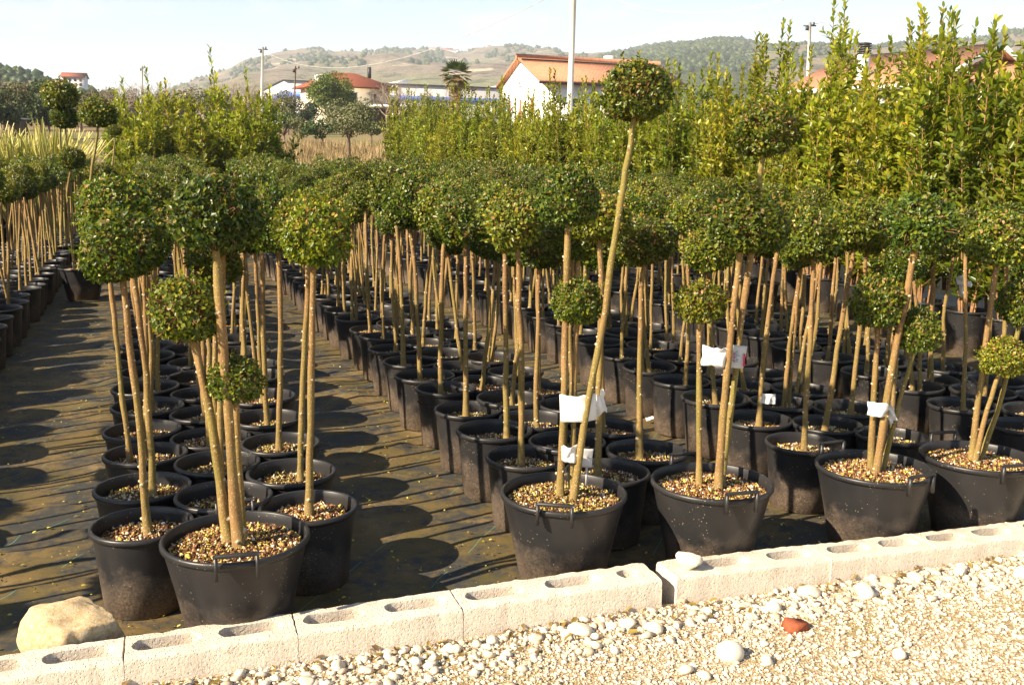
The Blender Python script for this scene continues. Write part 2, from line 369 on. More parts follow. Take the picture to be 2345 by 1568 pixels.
M['tile_red'] = tile_mat('tile_red', (.22, .065, .035), (.32, .105, .06))

# ------------------------------------------------------------------ the ground
def ground_z(y): return np.interp(y, [-50, 22, 28, 40, 140, 260, 520, 600], [0, 0, .18, .85, 6.0, 9.0, 14.0, 15.0])
def sheet(name, xs, ys, zf, m, smooth=True):
    X, Y = np.meshgrid(xs, ys); Z = zf(X, Y); nx, ny = len(xs), len(ys)
    i = np.arange((ny - 1) * nx).reshape(ny - 1, nx)[:, :-1].ravel()
    F = np.c_[i, i + 1, i + nx + 1, i + nx]
    return link(name, mesh_np(name, np.c_[X.ravel(), Y.ravel(), Z.ravel()], F, m, None, smooth))
xs = np.unique(np.r_[np.linspace(-700, -60, 40), np.linspace(-60, 60, 90), np.linspace(60, 700, 40)])
ys = np.unique(np.r_[np.linspace(-40, 20, 20), np.linspace(20, 80, 60), np.linspace(80, 520, 60)])
kind(sheet('ground', xs, ys, lambda X, Y: ground_z(Y) - .06 + .35 * np.clip((Y - 30) / 60, 0, 1) * (N1.fbm(X * .06, Y * .06) - .47), M['field']), 'structure')

# pots stand in strips of three files; weed fabric lies under them
AISLES = [(-8, -3.52), (-2.56, -2.12), (-1.16, -.30), (.68, 1.33), (2.29, 2.74), (3.72, 4.04), (5.3, 9)]
def aisle(ac):
    m_ = 0 * np.asarray(ac, float)
    for a, b in AISLES: m_ = np.maximum(m_, np.clip(np.minimum(ac - a, b - ac) / .12 + .35, 0, 1))
    return m_
def fabric_h(al, ac):
    w = N1(al * 3.1 + 2.2 * N2(ac * 1.3, al * .6), ac * .75 + 9)            # folds running across the aisle
    fold = np.clip(1 - np.abs(w - .5) * 5.0, 0, 1) ** 2
    amp = np.clip(N3(al * .8, ac * .9) * 1.6 - .35, 0, 1)
    big = N2.fbm(al * 1.6, ac * 1.6, 3) - .44
    f2 = np.clip(1 - np.abs(N2(al * 6.5 + 1.5 * N1(ac * 2, al), ac * 1.6 + 40) - .5) * 5.5, 0, 1) ** 1.5
    return (0.042 * fold * amp + .022 * f2 * np.clip(N1(al * 1.1 + 50, ac * 1.2) * 1.8 - .4, 0, 1)) * aisle(ac) + .030 * big + .007 * (N3.fbm(al * 9, ac * 7, 3) - .44)
al_ = np.unique(np.round(np.r_[np.arange(3.155, 10, .032), np.arange(10, 16, .07), np.arange(16, 24.5, .25)], 4))
ac_ = np.unique(np.round(np.r_[np.arange(-8, -2.6, .12), np.arange(-2.6, 5, .034), np.arange(5, 9.6, .12)], 4))
AL, AC = np.meshgrid(al_, ac_); X, Y = AC * CT + AL * ST, -AC * ST + AL * CT
Z = fabric_h(AL, AC) - .006
Z = Z - .03 * np.clip((AL - 22) / 2, 0, 1)
nx, ny = len(al_), len(ac_); i = np.arange((ny - 1) * nx).reshape(ny - 1, nx)[:, :-1].ravel()
kind(link('weed_fabric', mesh_np('weed_fabric', np.c_[X.ravel(), Y.ravel(), Z.ravel()], np.c_[i, i + nx, i + nx + 1, i + 1], M['fabric'])), 'structure')
# gravel yard on the near side of the kerb
def gravel_h(x, y): return .035 + .020 * (N2.fbm(np.asarray(x) * 1.3 + 4, np.asarray(y) * 1.3, 3) - .44) + .008 * (N1.fbm(np.asarray(x) * 6, np.asarray(y) * 6, 2) - .38)
al_ = np.linspace(-3.0, 3.06, 160); ac_ = np.linspace(-5, 7, 260)
AL, AC = np.meshgrid(al_, ac_); X, Y = AC * CT + AL * ST, -AC * ST + AL * CT
nx, ny = len(al_), len(ac_); i = np.arange((ny - 1) * nx).reshape(ny - 1, nx)[:, :-1].ravel()
kind(link('gravel_yard', mesh_np('gravel_yard', np.c_[X.ravel(), Y.ravel(), gravel_h(X, Y).ravel()], np.c_[i, i + nx, i + nx + 1, i + 1], M['gravel_bed'])), 'structure')

# ------------------------------------------------------------------ hills
HILLP = []
def hill(name, prof, d0, d1, m, base_up, rough, seed, gam=.8):
    px = np.array([p[0] for p in prof], float); py = np.array([p[1] for p in prof], float)
    cols = np.arange(px[0], px[-1] + 1, 7.0); ridge = np.interp(cols, px, py)
    ridge = ridge + (N1.fbm(cols * .03 + seed, cols * 0 + seed, 4) - .47) * 9
    T = np.r_[np.linspace(0, 1, 46), np.linspace(1.05, 1.5, 8)]
    nz = VNoise(seed); V = []
    def point(c, r, t):
        dr = ray(c, r); sx = dr[0] / dr[1]; D1 = d1 * (1 + .10 * (nz(c * .006, 0.3) - .5)); zr = CAM_H + dr[2] / dr[1] * D1
        d00 = ray(c, 357 + (c - 358) * .014 - base_up); zb = CAM_H + d00[2] / d00[1] * d0
        tt = min(t, 1); D = d0 + (D1 - d0) * t
        x = sx * D
        h = zb + (zr - zb) * (tt ** gam)
        gul = (nz.fbm(x * .006 + 3, D * .0022, 5) - .47) * rough * 4 * tt * (1 - tt) * 1.4
        return (x, D, h + gul - max(0, t - 1) * (zr - zb) * .9)
    for c, r in zip(cols, ridge):
        for t in T: V.append(point(c, r, t))
    HILLP.append((cols, ridge, point))
    nr = len(T); nc = len(cols)
    i = (np.arange(nc - 1)[:, None] * nr + np.arange(nr - 1)[None]).ravel()
    F = np.c_[i, i + nr, i + nr + 1, i + 1]
    return kind(link(name, mesh_np(name, V, F, m)), 'structure')
P1 = [(-900, 215), (-400, 222), (-100, 232), (150, 238), (300, 234), (360, 224), (420, 204), (480, 186), (530, 166), (560, 148), (600, 140), (650, 132), (690, 125), (760, 127), (850, 128), (940, 122), (1000, 125), (1050, 129), (1100, 124), (1200, 121), (1260, 126), (1310, 138), (1400, 140), (1600, 150), (2000, 160), (2700, 170)]
hill('hill', P1, 620, 2600, M['hill'], 62, 45, 21)
P2 = [(1180, 200), (1260, 165), (1330, 144), (1400, 124), (1440, 118), (1500, 108), (1560, 103), (1600, 100), (1650, 94), (1700, 96), (1730, 108), (1800, 150), (1900, 200), (2000, 240)]
hill('hill', P2, 600, 1700, M['forest'], 60, 26, 33, .75)
P3 = [(1600, 170), (1680, 130), (1760, 112), (1850, 104), (1900, 109), (1960, 108), (2000, 108), (2050, 103), (2100, 98), (2150, 95), (2200, 94), (2250, 86), (2290, 75), (2345, 66), (2500, 50), (2700, 40), (3100, 60)]
hill('hill', P3, 560, 1400, M['hill'], 58, 26, 45, .8)
P0 = [(-800, 110), (-500, 120), (-200, 140), (0, 166), (30, 171), (60, 178), (100, 187), (125, 196), (165, 206), (200, 215), (240, 224), (300, 236), (380, 250), (460, 262)]
hill('hill', P0, 240, 420, M['hill'], 96, 6, 57, .7)

# ------------------------------------------------------------------ leaves
LEAF = np.array([[0, 0, 0], [-.5, .32, .16], [-.42, .72, .12], [0, 1, -.04], [.42, .72, .12], [.5, .32, .16]])
LEAF_F = np.array([[0, 3, 2, 1], [0, 5, 4, 3]])
def leaves(P, D, Nn, length, width, tint, droop=0.0):
    """P base points, D pointing directions, Nn face normals; returns verts, faces, tint"""
    n = len(P); D = unit(D); S = unit(np.cross(D, Nn)); Nn = np.cross(S, D)
    length = np.broadcast_to(length, (n,)); width = np.broadcast_to(width, (n,))
    T = LEAF.copy(); T[:, 2] -= droop * T[:, 1] ** 2
    V = P[:, None] + T[None, :, 0:1] * (width[:, None, None]) * S[:, None] + T[None, :, 1:2] * length[:, None, None] * D[:, None] + T[None, :, 2:3] * width[:, None, None] * Nn[:, None]
    F = (LEAF_F[None] + (np.arange(n) * 6)[:, None, None]).reshape(-1, 4)
    return V.reshape(-1, 3), F, np.repeat(tint, 6)
def rand_dir(n, r): return unit(r.normal(size=(n, 3)))
def join(parts):
    Vs, Fs, Ts = [], [], []; o = 0
    for V, F, T in parts: Vs.append(V); Fs.append(F + o); Ts.append(T); o += len(V)
    return np.concatenate(Vs), np.concatenate(Fs), np.concatenate(Ts)

def crown_arrays(r, n, flat=.86, lsize=.0200, shell=(.62, .95), lump=.15):
    """a clipped ball of unit radius: leaf-sized faces spread through the outer shell"""
    nz = VNoise(int(r.integers(1e6)))
    d = rand_dir(n, r)
    rad = shell[0] + (shell[1] - shell[0]) * r.random(n) ** .45
    bump_ = 1 + lump * (nz(d[:, 0] * 2.3 + 7, d[:, 1] * 2.3 + d[:, 2] * 1.7 + 7) - .5) * 2 + .05 * r.normal(size=n)
    # gaps: thin the leaves in patches
    keep = nz(d[:, 0] * 4 + 30, d[:, 1] * 3.2 + d[:, 2] * 4 + 30) > r.random(n) * .55
    d, rad, bump_ = d[keep], rad[keep], bump_[keep]; n = len(d)
    P = d * (rad * bump_)[:, None]; P[:, 2] *= flat
    P[:, 2] = np.where(P[:, 2] < -.55 * flat, -.55 * flat + (P[:, 2] + .55 * flat) * .45, P[:, 2])
    nrm = unit(d + .75 * rand_dir(n, r) + np.array([0, 0, .25]))
    D = unit(np.cross(nrm, rand_dir(n, r)) + .35 * d)
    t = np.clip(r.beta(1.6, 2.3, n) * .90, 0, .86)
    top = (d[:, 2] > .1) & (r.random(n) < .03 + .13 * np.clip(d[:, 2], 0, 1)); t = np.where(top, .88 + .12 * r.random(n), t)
    L = lsize / .17 * (.7 + .6 * r.random(n)); ex = []
    if n > 2000:                                          # stray shoots that missed the last clipping
        for k in range(16):
            a = rand_dir(1, r)[0]; a[2] = abs(a[2]) * .9 - .15; a = unit(a); m_ = 7; q = np.linspace(.9, 1.12 + .16 * r.random(), m_)[:, None]; e = unit(a + .35 * rand_dir(1, r)[0] + [0, 0, .3])
            pb = a[None] * .9 + e[None] * (q - .9); az = np.arange(m_) * 2.4; o = np.c_[np.cos(az), np.sin(az), np.zeros(m_)]
            ex.append(leaves(pb * [1, 1, flat], unit(e + .8 * o), unit(rand_dir(m_, r) + e), lsize / .17 * .9, lsize / .17 * .55, np.clip(.55 + .2 * r.normal(size=m_), 0, .84)))
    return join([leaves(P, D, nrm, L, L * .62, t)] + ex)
def twig_mesh(r, n, name):
    mb = MB()
    for k in range(n):
        d = rand_dir(1, r)[0]; a = d * (.25 + .45 * r.random()); e = unit(d + .45 * rand_dir(1, r)[0]); b = a + e * (.25 + .35 * r.random())
        l = np.linalg.norm(b * [1, 1, 1 / .86]); 
        if l > 1.10: b *= 1.10 / l
        a[2] *= .86; b[2] *= .86
        mb.tube([a, (a + b) / 2 + .03 * r.normal(size=3), b], [.016, .011, .005], 3, False)
    for k in range(9):                                   # main limbs from the stem head
        a = np.array([0, 0, -.62]); ph = k * 2.4; b = np.array([.62 * math.cos(ph), .62 * math.sin(ph), .1 + .35 * r.random()])
        mb.tube([a, (a + b) / 2 + [0, 0, -.08], b], [.05, .035, .012], 5, False)
    return mb.mesh(name, M['twig'], True)
NCROWN = 10
CROWN, TWIGS = [], []
for k in range(NCROWN):
    r = np.random.default_rng(100 + k)
    V, F, T = crown_arrays(r, 5000, .84 + .08 * r.random())
    CROWN.append(mesh_np('crown', V, F, M['ball_leaf'], {'tint': T}, False)); TWIGS.append(twig_mesh(r, 210, 'twigs'))
BIGCROWN = []
for k in range(4):
    r = np.random.default_rng(140 + k); V, F, T = crown_arrays(r, 3600, .88, .025)
    BIGCROWN.append(mesh_np('crown', V, F, M['ball_leaf'], {'tint': T}, False))

# ------------------------------------------------------------------ stems
def stem_shape(mb, P, r0, r1, r, knobs=True, n=8):
    P = np.asarray(P, float); m = max(10, int(np.linalg.norm(P[-1] - P[0]) / .07))
    t = np.linspace(0, 1, len(P)); tt = np.linspace(0, 1, m)
    Q = np.c_[[np.interp(tt, t, P[:, i]) for i in range(3)]].T
    for _ in range(2): Q[1:-1] = (Q[:-2] + 2 * Q[1:-1] + Q[2:]) / 4
    w = np.cumsum(r.normal(size=(m, 2)) * .0022, axis=0); w -= np.linspace(0, 1, m)[:, None] * w[-1]
    Q[:, :2] += w
    rad = r0 + (r1 - r0) * tt; rad = rad * (1 + .07 * r.normal(size=m)); rad[0] *= 1.35; rad[1] *= 1.12
    mb.tube(Q, rad, n, True, .3)
    if knobs:
        for k in range(int(m * 1.5)):
            u = r.random() * (m - 1.01); i = int(u); p = Q[i] * (1 - (u - i)) + Q[i + 1] * (u - i); a = r.random() * 6.28; d = np.array([math.cos(a), math.sin(a), .25])
            s = rad[i]; c = p + d * s * .8; h = s * (.35 + .25 * r.random())
            side = np.array([-math.sin(a), math.cos(a), 0.]); up = np.array([0, 0, 1.])
            tip = c + d * h * .9
            mb.add([c + side * h, c + up * h, c - side * h, c - up * h, tip + side * h * .4, tip + up * h * .4, tip - side * h * .4, tip - up * h * .4],
                   [(0, 1, 5, 4), (1, 2, 6, 5), (2, 3, 7, 6), (3, 0, 4, 7), (4, 5, 6, 7)], .95)
NSTEM = 12
STEM, STOP = [], []                                       # stems from soil height (.265) up into the crown
for k in range(NSTEM):
    r = np.random.default_rng(200 + k); mb = MB()
    top = np.array([r.normal() * .045, r.normal() * .045, 1.19 + .045 * r.normal()]); b = np.array([r.normal() * .015, r.normal() * .015, .255])
    mid = (top + b) / 2 + np.array([r.normal() * .016, r.normal() * .016, 0])
    stem_shape(mb, [b, mid, top], .0135, .0098, r)
    if k % 3 == 2:
        b2 = b + [.045 * r.choice([-1, 1]), .03 * r.normal(), 0]; t2 = top + [.02 * r.normal(), .02 * r.normal(), -.02]
        stem_shape(mb, [b2, (b2 + t2) / 2 + [.02 * r.normal(), .02 * r.normal(), 0], t2], .0125, .010, r)
    STEM.append(mb.mesh('stem', M['bark'], True)); STOP.append(top)

# ------------------------------------------------------------------ pots
def pot_mesh(D, H, Db, soil, n=40):
    Ro, Rb = D / 2, Db / 2; w = .004; mb = MB()
    rw = Ro - .012
    prof = [(Rb - .012, 0.004), (Rb, .008), (Rb + (rw - Rb) * .5, H * .5), (rw, H - .030), (rw + .001, H - .024), (Ro - .003, H - .022), (Ro, H - .016), (Ro, H - .006), (Ro - .004, H), (Ro - .012, H), (Ro - .015, H - .004), (Ro - .016, H - .03), (Ro - .022, soil - .02)]
    mb.lathe(prof, n)
    mb.lathe([(.001, .004), (Rb - .012, .004)], n)
    return mb.mesh('pot', M['pot'], True)
def soil_mesh(Rr, z, r, n=26):
    V = [(0, 0, z + .012)]; F = []; rings = 7
    nz = VNoise(int(r.integers(1e6)))
    for i in range(1, rings + 1):
        for j in range(n):
            a = j * 2 * math.pi / n; q = Rr * i / rings; x, y = q * math.cos(a), q * math.sin(a)
            V.append((x, y, z + .012 * (1 - (i / rings) ** 2) + (.012 * (nz(x * 30 + 9, y * 30 + 9) - .5) if i < rings else -.004)))
    for j in range(n): F.append((0, 1 + j, 1 + (j + 1) % n))
    for i in range(rings - 1):
        for j in range(n): a = 1 + i * n; F.append((a + j, a + n + j, a + n + (j + 1) % n, a + (j + 1) % n))
    return mesh_np('soil', V, F, M['soil'])
OCT = np.array([[1, 0, 0], [-1, 0, 0], [0, 1, 0], [0, -1, 0], [0, 0, 1], [0, 0, -1]], float)
OCT_F = np.array([[0, 2, 4], [2, 1, 4], [1, 3, 4], [3, 0, 4], [2, 0, 5], [1, 2, 5], [3, 1, 5], [0, 3, 5]])
def rot_rand(n, r):
    q = r.normal(size=(n, 4)); q /= np.linalg.norm(q, axis=1)[:, None]; w, x, y, z = q.T
    return np.stack([np.stack([1 - 2 * (y * y + z * z), 2 * (x * y - z * w), 2 * (x * z + y * w)], -1), np.stack([2 * (x * y + z * w), 1 - 2 * (x * x + z * z), 2 * (y * z - x * w)], -1), np.stack([2 * (x * z - y * w), 2 * (y * z + x * w), 1 - 2 * (x * x + y * y)], -1)], 1)
def blobs(P, S, tint, r, base=OCT, bf=OCT_F, jit=.25, rots=None):
    n = len(P); k = len(base); B = base[None] * (1 + jit * r.normal(size=(n, k, 1))) * S[:, None, :]
    Rm = rot_rand(n, r) if rots is None else rots
    V = np.einsum('nij,nkj->nki', Rm, B) + P[:, None]
    F = (bf[None] + (np.arange(n) * k)[:, None, None]).reshape(-1, bf.shape[1]); return V.reshape(-1, 3), F, np.repeat(tint, k)
def chips_mesh(Rr, z, n, r, yellow=.2):
    a = r.random(n) * 6.283; q = Rr * np.sqrt(r.random(n)) * .97
    P = np.c_[q * np.cos(a), q * np.sin(a), z + .014 * (1 - (q / Rr) ** 2) + .008 * r.random(n)]
    s = .003 + .0055 * r.random(n) ** 2; S = np.c_[s * (1 + r.random(n)), s, s * .55]
    u = r.random(n); t = np.where(u < .60, .12 + r.random(n) * .5, np.where(u < .60 + yellow, .70 + .08 * r.random(n), .80 + .2 * r.random(n)))
    V, F, T = blobs(P, S, t, r)
    return mesh_np('bark_chips', V, F, M['chips'], {'tint': T}, False)
PD, PHT, PSOIL = .375, .33, .262
POT = pot_mesh(PD, PHT, .295, PSOIL); BPD, BPH, BPS = .50, .372, .328
BIGPOT = pot_mesh(BPD, BPH, .335, BPS, 48)
rr = np.random.default_rng(5)
SOIL = [soil_mesh(.168, PSOIL, rr) for _ in range(3)]; BSOIL = [soil_mesh(.231, BPS, rr, 32) for _ in range(2)]
CHIPS = [chips_mesh(.165, PSOIL, 800, rr, .16) for _ in range(4)]; BCHIPS = [chips_mesh(.226, BPS, 2000, rr, .24) for _ in range(2)]
mb = MB()                                                # a moulded grip: two posts and a bar outside the rim
for s in (-1, 1): mb.box((s * .064, .010, -.004), (.011, .018, .080))
mb.tube([(-.070, .012, .034), (-.062, .014, .038), (.062, .014, .038), (.070, .012, .034)], .0078, 6)
HANDLE = mb.mesh('handle', M['black_plastic'], False)

def put(name, me, parent, loc=(0, 0, 0), rz=0.0, scale=1.0, col=None):
    o = bpy.data.objects.new(name, me); COL.objects.link(o); o.parent = parent; o.location = loc; o.rotation_euler = (0, 0, rz)
    o.scale = (scale,) * 3 if isinstance(scale, (int, float)) else scale
    if col: o.color = (*col, 1)
    return o
def pot_z(x, y):
    a = np.arange(8) * math.pi / 4; al, ac = strip(x + .13 * np.cos(a), y + .13 * np.sin(a)); return float(fabric_h(al, ac).mean()) - .009
def crown_col(r, yellow=0.0):
    w = r.random() ** 1.5; b = .86 + .55 * r.random()
    return (b * (1 + .30 * w + .75 * yellow), b * (1 + .10 * w + .55 * yellow), b * (1 + .15 * w))
def fill_pot(t, r, big=False, handles=None):
    rz = r.random() * 6.28
    if not big:
        q = 1 + .022 * r.normal(); p = put('pot', POT, t, rz=rz, scale=(q, q, 1 + .02 * r.normal()))
        put('soil', SOIL[r.integers(3)], t, rz=rz); put('bark_chips', CHIPS[r.integers(4)], t, rz=r.random() * 6.28)['kind'] = 'stuff'
    else:
        p = put('pot', BIGPOT, t, rz=rz)
        put('soil', BSOIL[r.integers(2)], t, rz=rz); put('bark_chips', BCHIPS[r.integers(2)], t, rz=r.random() * 6.28)['kind'] = 'stuff'
        for h in handles:
            a = h - rz
            put('handle', HANDLE, p, (BPD / 2 * math.cos(a), BPD / 2 * math.sin(a), BPH - .005), a - math.pi / 2)
    return p
def std_tree(x, y, r, label, group, big_scale=1.0, yellow=0.0, stem_px=None, crown_px=None):
    """one standard tree in its pot; stem_px / crown_px place stem and ball where the photograph shows them"""
    t = empty('potted_tree', (x, y, pot_z(x, y))); tag(t, label, 'potted tree', group)
    fill_pot(t, r)
    if stem_px is None: t.rotation_euler = (.016 * r.normal(), .016 * r.normal(), 0)
    if stem_px is None:
        k = int(r.integers(NSTEM)); rz = r.random() * 6.28
        put('stem', STEM[k], t, rz=rz, scale=(1, 1, big_scale)); tp = STOP[k]
        cx, cy = tp[0] * math.cos(rz) - tp[1] * math.sin(rz), tp[0] * math.sin(rz) + tp[1] * math.cos(rz)
        cr = .120 + .040 * r.random(); loc = (cx, cy, tp[2] * big_scale + .065 + .02 * r.normal()); sc_ = (cr * (1 + .06 * r.normal()), cr, cr * (.92 + .1 * r.random()))
    else:
        mb = MB(); W = [at_y(*p, y) - [x, y, 0] for p in stem_px]; W[0][2] = min(W[0][2], PSOIL - .005)
        cc = at_y(crown_px[0], crown_px[1], y) - [x, y, 0]; cr = crown_px[2] * .465 * y / PF; ch = crown_px[3] * .465 * y / PF
        W.append(cc - [0, 0, ch * .35])
        stem_shape(mb, W, .0145, .0105, r); put('stem', mb.mesh('stem', M['bark'], True), t)
        loc = tuple(cc); sc_ = (cr, cr, ch / .86)
    k = int(r.integers(NCROWN)); rz = r.random() * 6.28
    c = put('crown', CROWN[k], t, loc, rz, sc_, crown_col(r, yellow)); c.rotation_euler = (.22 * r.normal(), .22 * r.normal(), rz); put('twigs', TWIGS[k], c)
    return t

# ------------------------------------------------------------------ five three-ball trees in big handled pots along the kerb
def multi_tree(rim, handles, stems, label, cat='potted tree', group=None, y=None, zsoil=None, leafy=CROWN):
    r = np.random.default_rng(int(rim[0]))
    x, y, _ = at_z(rim[0], rim[1], BPH)
    t = empty('three_ball_tree', (x, y, pot_z(x, y))); tag(t, label, cat, group)
    fill_pot(t, r, True, [R(a) for a in handles])
    for i, (pts, c, r0, yel) in enumerate(stems):
        dy = (.02, -.02, .035)[i % 3]
        mb = MB(); W = [at_y(*p, y + dy) - [x, y, 0] for p in pts]; W[0][2] = BPS - .005
        cc = at_y(c[0], c[1], y + dy) - [x, y, 0]; cr = c[2] * .475 * y / PF; ch = c[3] * .475 * y / PF
        W.append(cc - [0, 0, ch * .3])
        stem_shape(mb, W, r0 * .70, r0 * .53, r, n=10); put('stem', mb.mesh('stem', M['bark'], True), t)
        k = int(r.integers(len(leafy)))
        o = put('crown', leafy[k], t, tuple(cc), r.random() * 6.28, (cr, cr, ch / .86), crown_col(r, yel)); put('twigs', TWIGS[k], o)
    return t
big = [
 ((540, 1222), (-74, 106), [([(522, 1222), (492, 1000), (452, 800)], (425, 712, 186, 172), .023, .15), ([(545, 1205), (520, 900), (505, 720), (497, 560)], (485, 490, 208, 200), .024, .05), ([(557, 1200), (552, 1050), (545, 960)], (540, 872, 140, 122), .019, 0)],
  'three-ball tree in big handled pot standing beside the yellow boulder end of the kerb'),
 ((1291, 1120), (-100, 80), [([(1282, 1128), (1286, 800), (1292, 540)], (1302, 455, 152, 150), .021, 0), ([(1312, 1125), (1345, 900), (1385, 680), (1418, 470), (1443, 320)], (1458, 212, 168, 150), .0195, -.1), ([(1306, 1110), (1312, 900), (1320, 760)], (1323, 690, 126, 124), .016, .35)],
  'three-ball tree with the tallest leaning stem, white paper tags tied round its stems'),
 ((1630, 1095), (-75, 105), [([(1603, 1082), (1600, 900), (1600, 760)], (1605, 692, 122, 112), .018, .25), ([(1645, 1098), (1662, 850), (1688, 600)], (1708, 512, 200, 155), .022, .1), ([(1652, 1085), (1690, 800), (1728, 520), (1742, 380)], (1754, 300, 158, 138), .019, 0)],
  'three-ball tree in handled pot with printed plastic tag on its stems'),
 ((2003, 1058), (-65, 115), [([(1995, 1050), (2000, 880), (2010, 770)], (2012, 690, 126, 138), .019, .1), ([(2008, 1058), (2050, 800), (2092, 560)], (2112, 508, 170, 150), .022, 0), ([(2020, 1050), (2058, 900), (2090, 820)], (2102, 755, 108, 112), .015, -.05)],
  'three-ball tree in handled pot with a white cloth strip knotted on two stems'),
 ((2240, 1035), (-79, 101), [([(2228, 1035), (2250, 850), (2278, 620)], (2290, 545, 150, 140), .020, .1), ([(2236, 1030), (2262, 920), (2285, 860)], (2297, 815, 112, 96), .016, .2), ([(2243, 1034), (2285, 940), (2320, 800)], (2345, 690, 120, 120), .017, .1)],
  'three-ball tree in handled pot at the unbroken end of the kerb'),
]
big_xy = []
for rim, hd, st, lb in big:
    t = multi_tree(rim, hd, st, lb); big_xy.append((t.location.x, t.location.y))
# the same kind of tree in the shaded aisle and behind it
far_big = [
 ((187, 612), (-60, 120), [([(170, 600), (160, 500), (152, 440)], (165, 365, 62, 54), .020, 0), ([(178, 600), (205, 420), (224, 300)], (224, 262, 86, 70), .024, -.1), ([(186, 600), (205, 520)], (208, 450, 70, 60), .018, 0)], 'three-ball tree in big black pot standing out in the shaded aisle'),
 ((128, 560), (-60, 120), [([(150, 545), (158, 420), (150, 320)], (148, 270, 62, 54), .021, -.1), ([(140, 545), (143, 400), (140, 290)], (138, 218, 80, 72), .024, -.1)], 'two-ball tree with the highest dark ball, behind the aisle pot'),
 ((262, 545), (-60, 120), [([(250, 540), (255, 400), (262, 330)], (262, 300, 34, 26), .018, -.05), ([(245, 540), (235, 470)], (230, 405, 80, 60), .018, 0)], 'slender two-ball tree with a tiny top ball, behind the aisle pot'),
]
for rim, hd, st, lb in far_big: multi_tree(rim, hd, st, lb, leafy=BIGCROWN)

# ------------------------------------------------------------------ strips of ball-headed standards
SP = .452
strips = []                                               # (strip key, file index, along, across)
def files(key, acs, starts, end, drift=0.0, ref=4.0):
    for f, (a, s) in enumerate(zip(acs, starts)):
        al = s
        while al < end: strips.append((key, f, al, a + drift * min(max(al - ref, 0), 4.5) + .0)); al += SP
files('flax', (-2.72, -3.03, -3.34), (3.2, 3.42, 3.2), 21)
files('shade', (-1.335, -1.64, -1.945), (3.55, 3.77, 3.55), 21.5)
files('open', (-.115, .185, .492), (3.74, 3.96, 3.76), 21.5)
files('dusty', (1.525, 1.80, 2.10), (4.10, 3.81, 4.03), 21.5)
files('second', (2.92, 3.235, 3.52), (3.95, 4.20, 4.43), 21.5, .055)
files('last', (4.22, 4.53, 4.84), (3.85, 4.07, 4.3), 21.5, .07)
files('hedge', (5.80, 6.10, 6.40), (9.6, 9.82, 9.6), 21.5)
strips.append(('second', 1, 3.92, 3.44))
place = {'flax': 'far strip beside the striped flax', 'shade': 'strip beyond the shaded aisle', 'open': 'narrow strip between two aisles', 'dusty': 'strip along the sunny aisle',
         'second': 'second strip from sunny aisle', 'last': 'third strip from sunny aisle', 'hedge': 'last strip against the laurels'}
fname = {0: 'edge file', 1: 'middle file', 2: 'back file'}
# stems and balls read off the photograph for the front trees: (key, file, n-th) -> stem px, crown px, yellowness
px_fix = {
 ('open', 0, 0): ([(335, 1195), (318, 950), (281, 660)], (284, 565, 205, 172), 0),
 ('open', 0, 1): ([(352, 1110), (342, 900), (316, 650)], (262, 478, 178, 150), .1),
 ('open', 2, 0): ([(705, 1145), (712, 850), (718, 620)], (723, 535, 172, 172), .75),
 ('open', 2, 1): ([(688, 1080), (694, 880), (710, 640)], (700, 505, 160, 140), .3),
 ('open', 2, 2): ([(637, 1012), (640, 800), (640, 600)], (627, 505, 135, 165), -.1),
 ('open', 2, 3): ([(612, 962), (606, 800), (600, 590)], (590, 470, 140, 140), 0),
 ('dusty', 0, 0): ([(1196, 1028), (1192, 800), (1187, 600)], (1180, 508, 148, 142), 0),
 ('dusty', 0, 1): ([(1160, 968), (1158, 800), (1158, 600)], (1150, 480, 140, 120), .1),
 ('dusty', 0, 2): ([(1068, 922), (1068, 740), (1065, 560)], (1062, 495, 150, 130), .1),
 ('dusty', 0, 3): ([(1010, 885), (1010, 740), (1014, 550)], (1015, 475, 140, 125), 0),
 ('dusty', 0, 4): ([(962, 848), (955, 700), (941, 530)], (935, 462, 128, 145), 0),
 ('dusty', 0, 5): ([(925, 805), (918, 650), (910, 520)], (905, 440, 125, 120), 0),
 ('dusty', 1, 0): ([(1370, 1068), (1374, 850), (1378, 600)], (1372, 500, 150, 130), 0),
 ('dusty', 2, 0): ([(1467, 1036), (1468, 800), (1472, 620)], (1482, 555, 150, 122), -.15),
 ('second', 0, 0): ([(1842, 1012), (1850, 800), (1862, 610)], (1856, 540, 140, 132), .1),
 ('second', 0, 1): ([(1738, 952), (1752, 780), (1773, 600)], (1790, 520, 130, 120), .1),
 ('second', 1, 0): ([(1888, 968), (1925, 760), (1955, 580)], (1965, 510, 142, 130), .25),
 ('second', 2, 0): ([(1950, 942), (1968, 780), (1982, 620)], (1990, 530, 130, 120), .2),
}
def ordinal(i):
    a = 'first second third fourth fifth sixth seventh eighth ninth tenth eleventh twelfth thirteenth fourteenth fifteenth sixteenth seventeenth eighteenth nineteenth'.split(); return a[i] if i < 19 else ('twentieth', 'twenty-first', 'twenty-second', 'twenty-third', 'twenty-fourth', 'twenty-fifth', 'twenty-sixth', 'twenty-seventh', 'twenty-eighth', 'twenty-ninth')[min(i - 19, 9)]
def to_px(x, y, z):
    d = np.array([x, y, z - CAM_H]); cp, sp = math.cos(PITCH), math.sin(PITCH)
    f_ = cp * d[1] - sp * d[2]; up = sp * d[1] + cp * d[2]
    u, v = d[0] / f_ * PF, -up / f_ * PF; c, s = math.cos(ROLL), math.sin(ROLL)
    return PW / 2 + c * u - s * v, PH / 2 + s * u + c * v
cnt = {}; cand = []
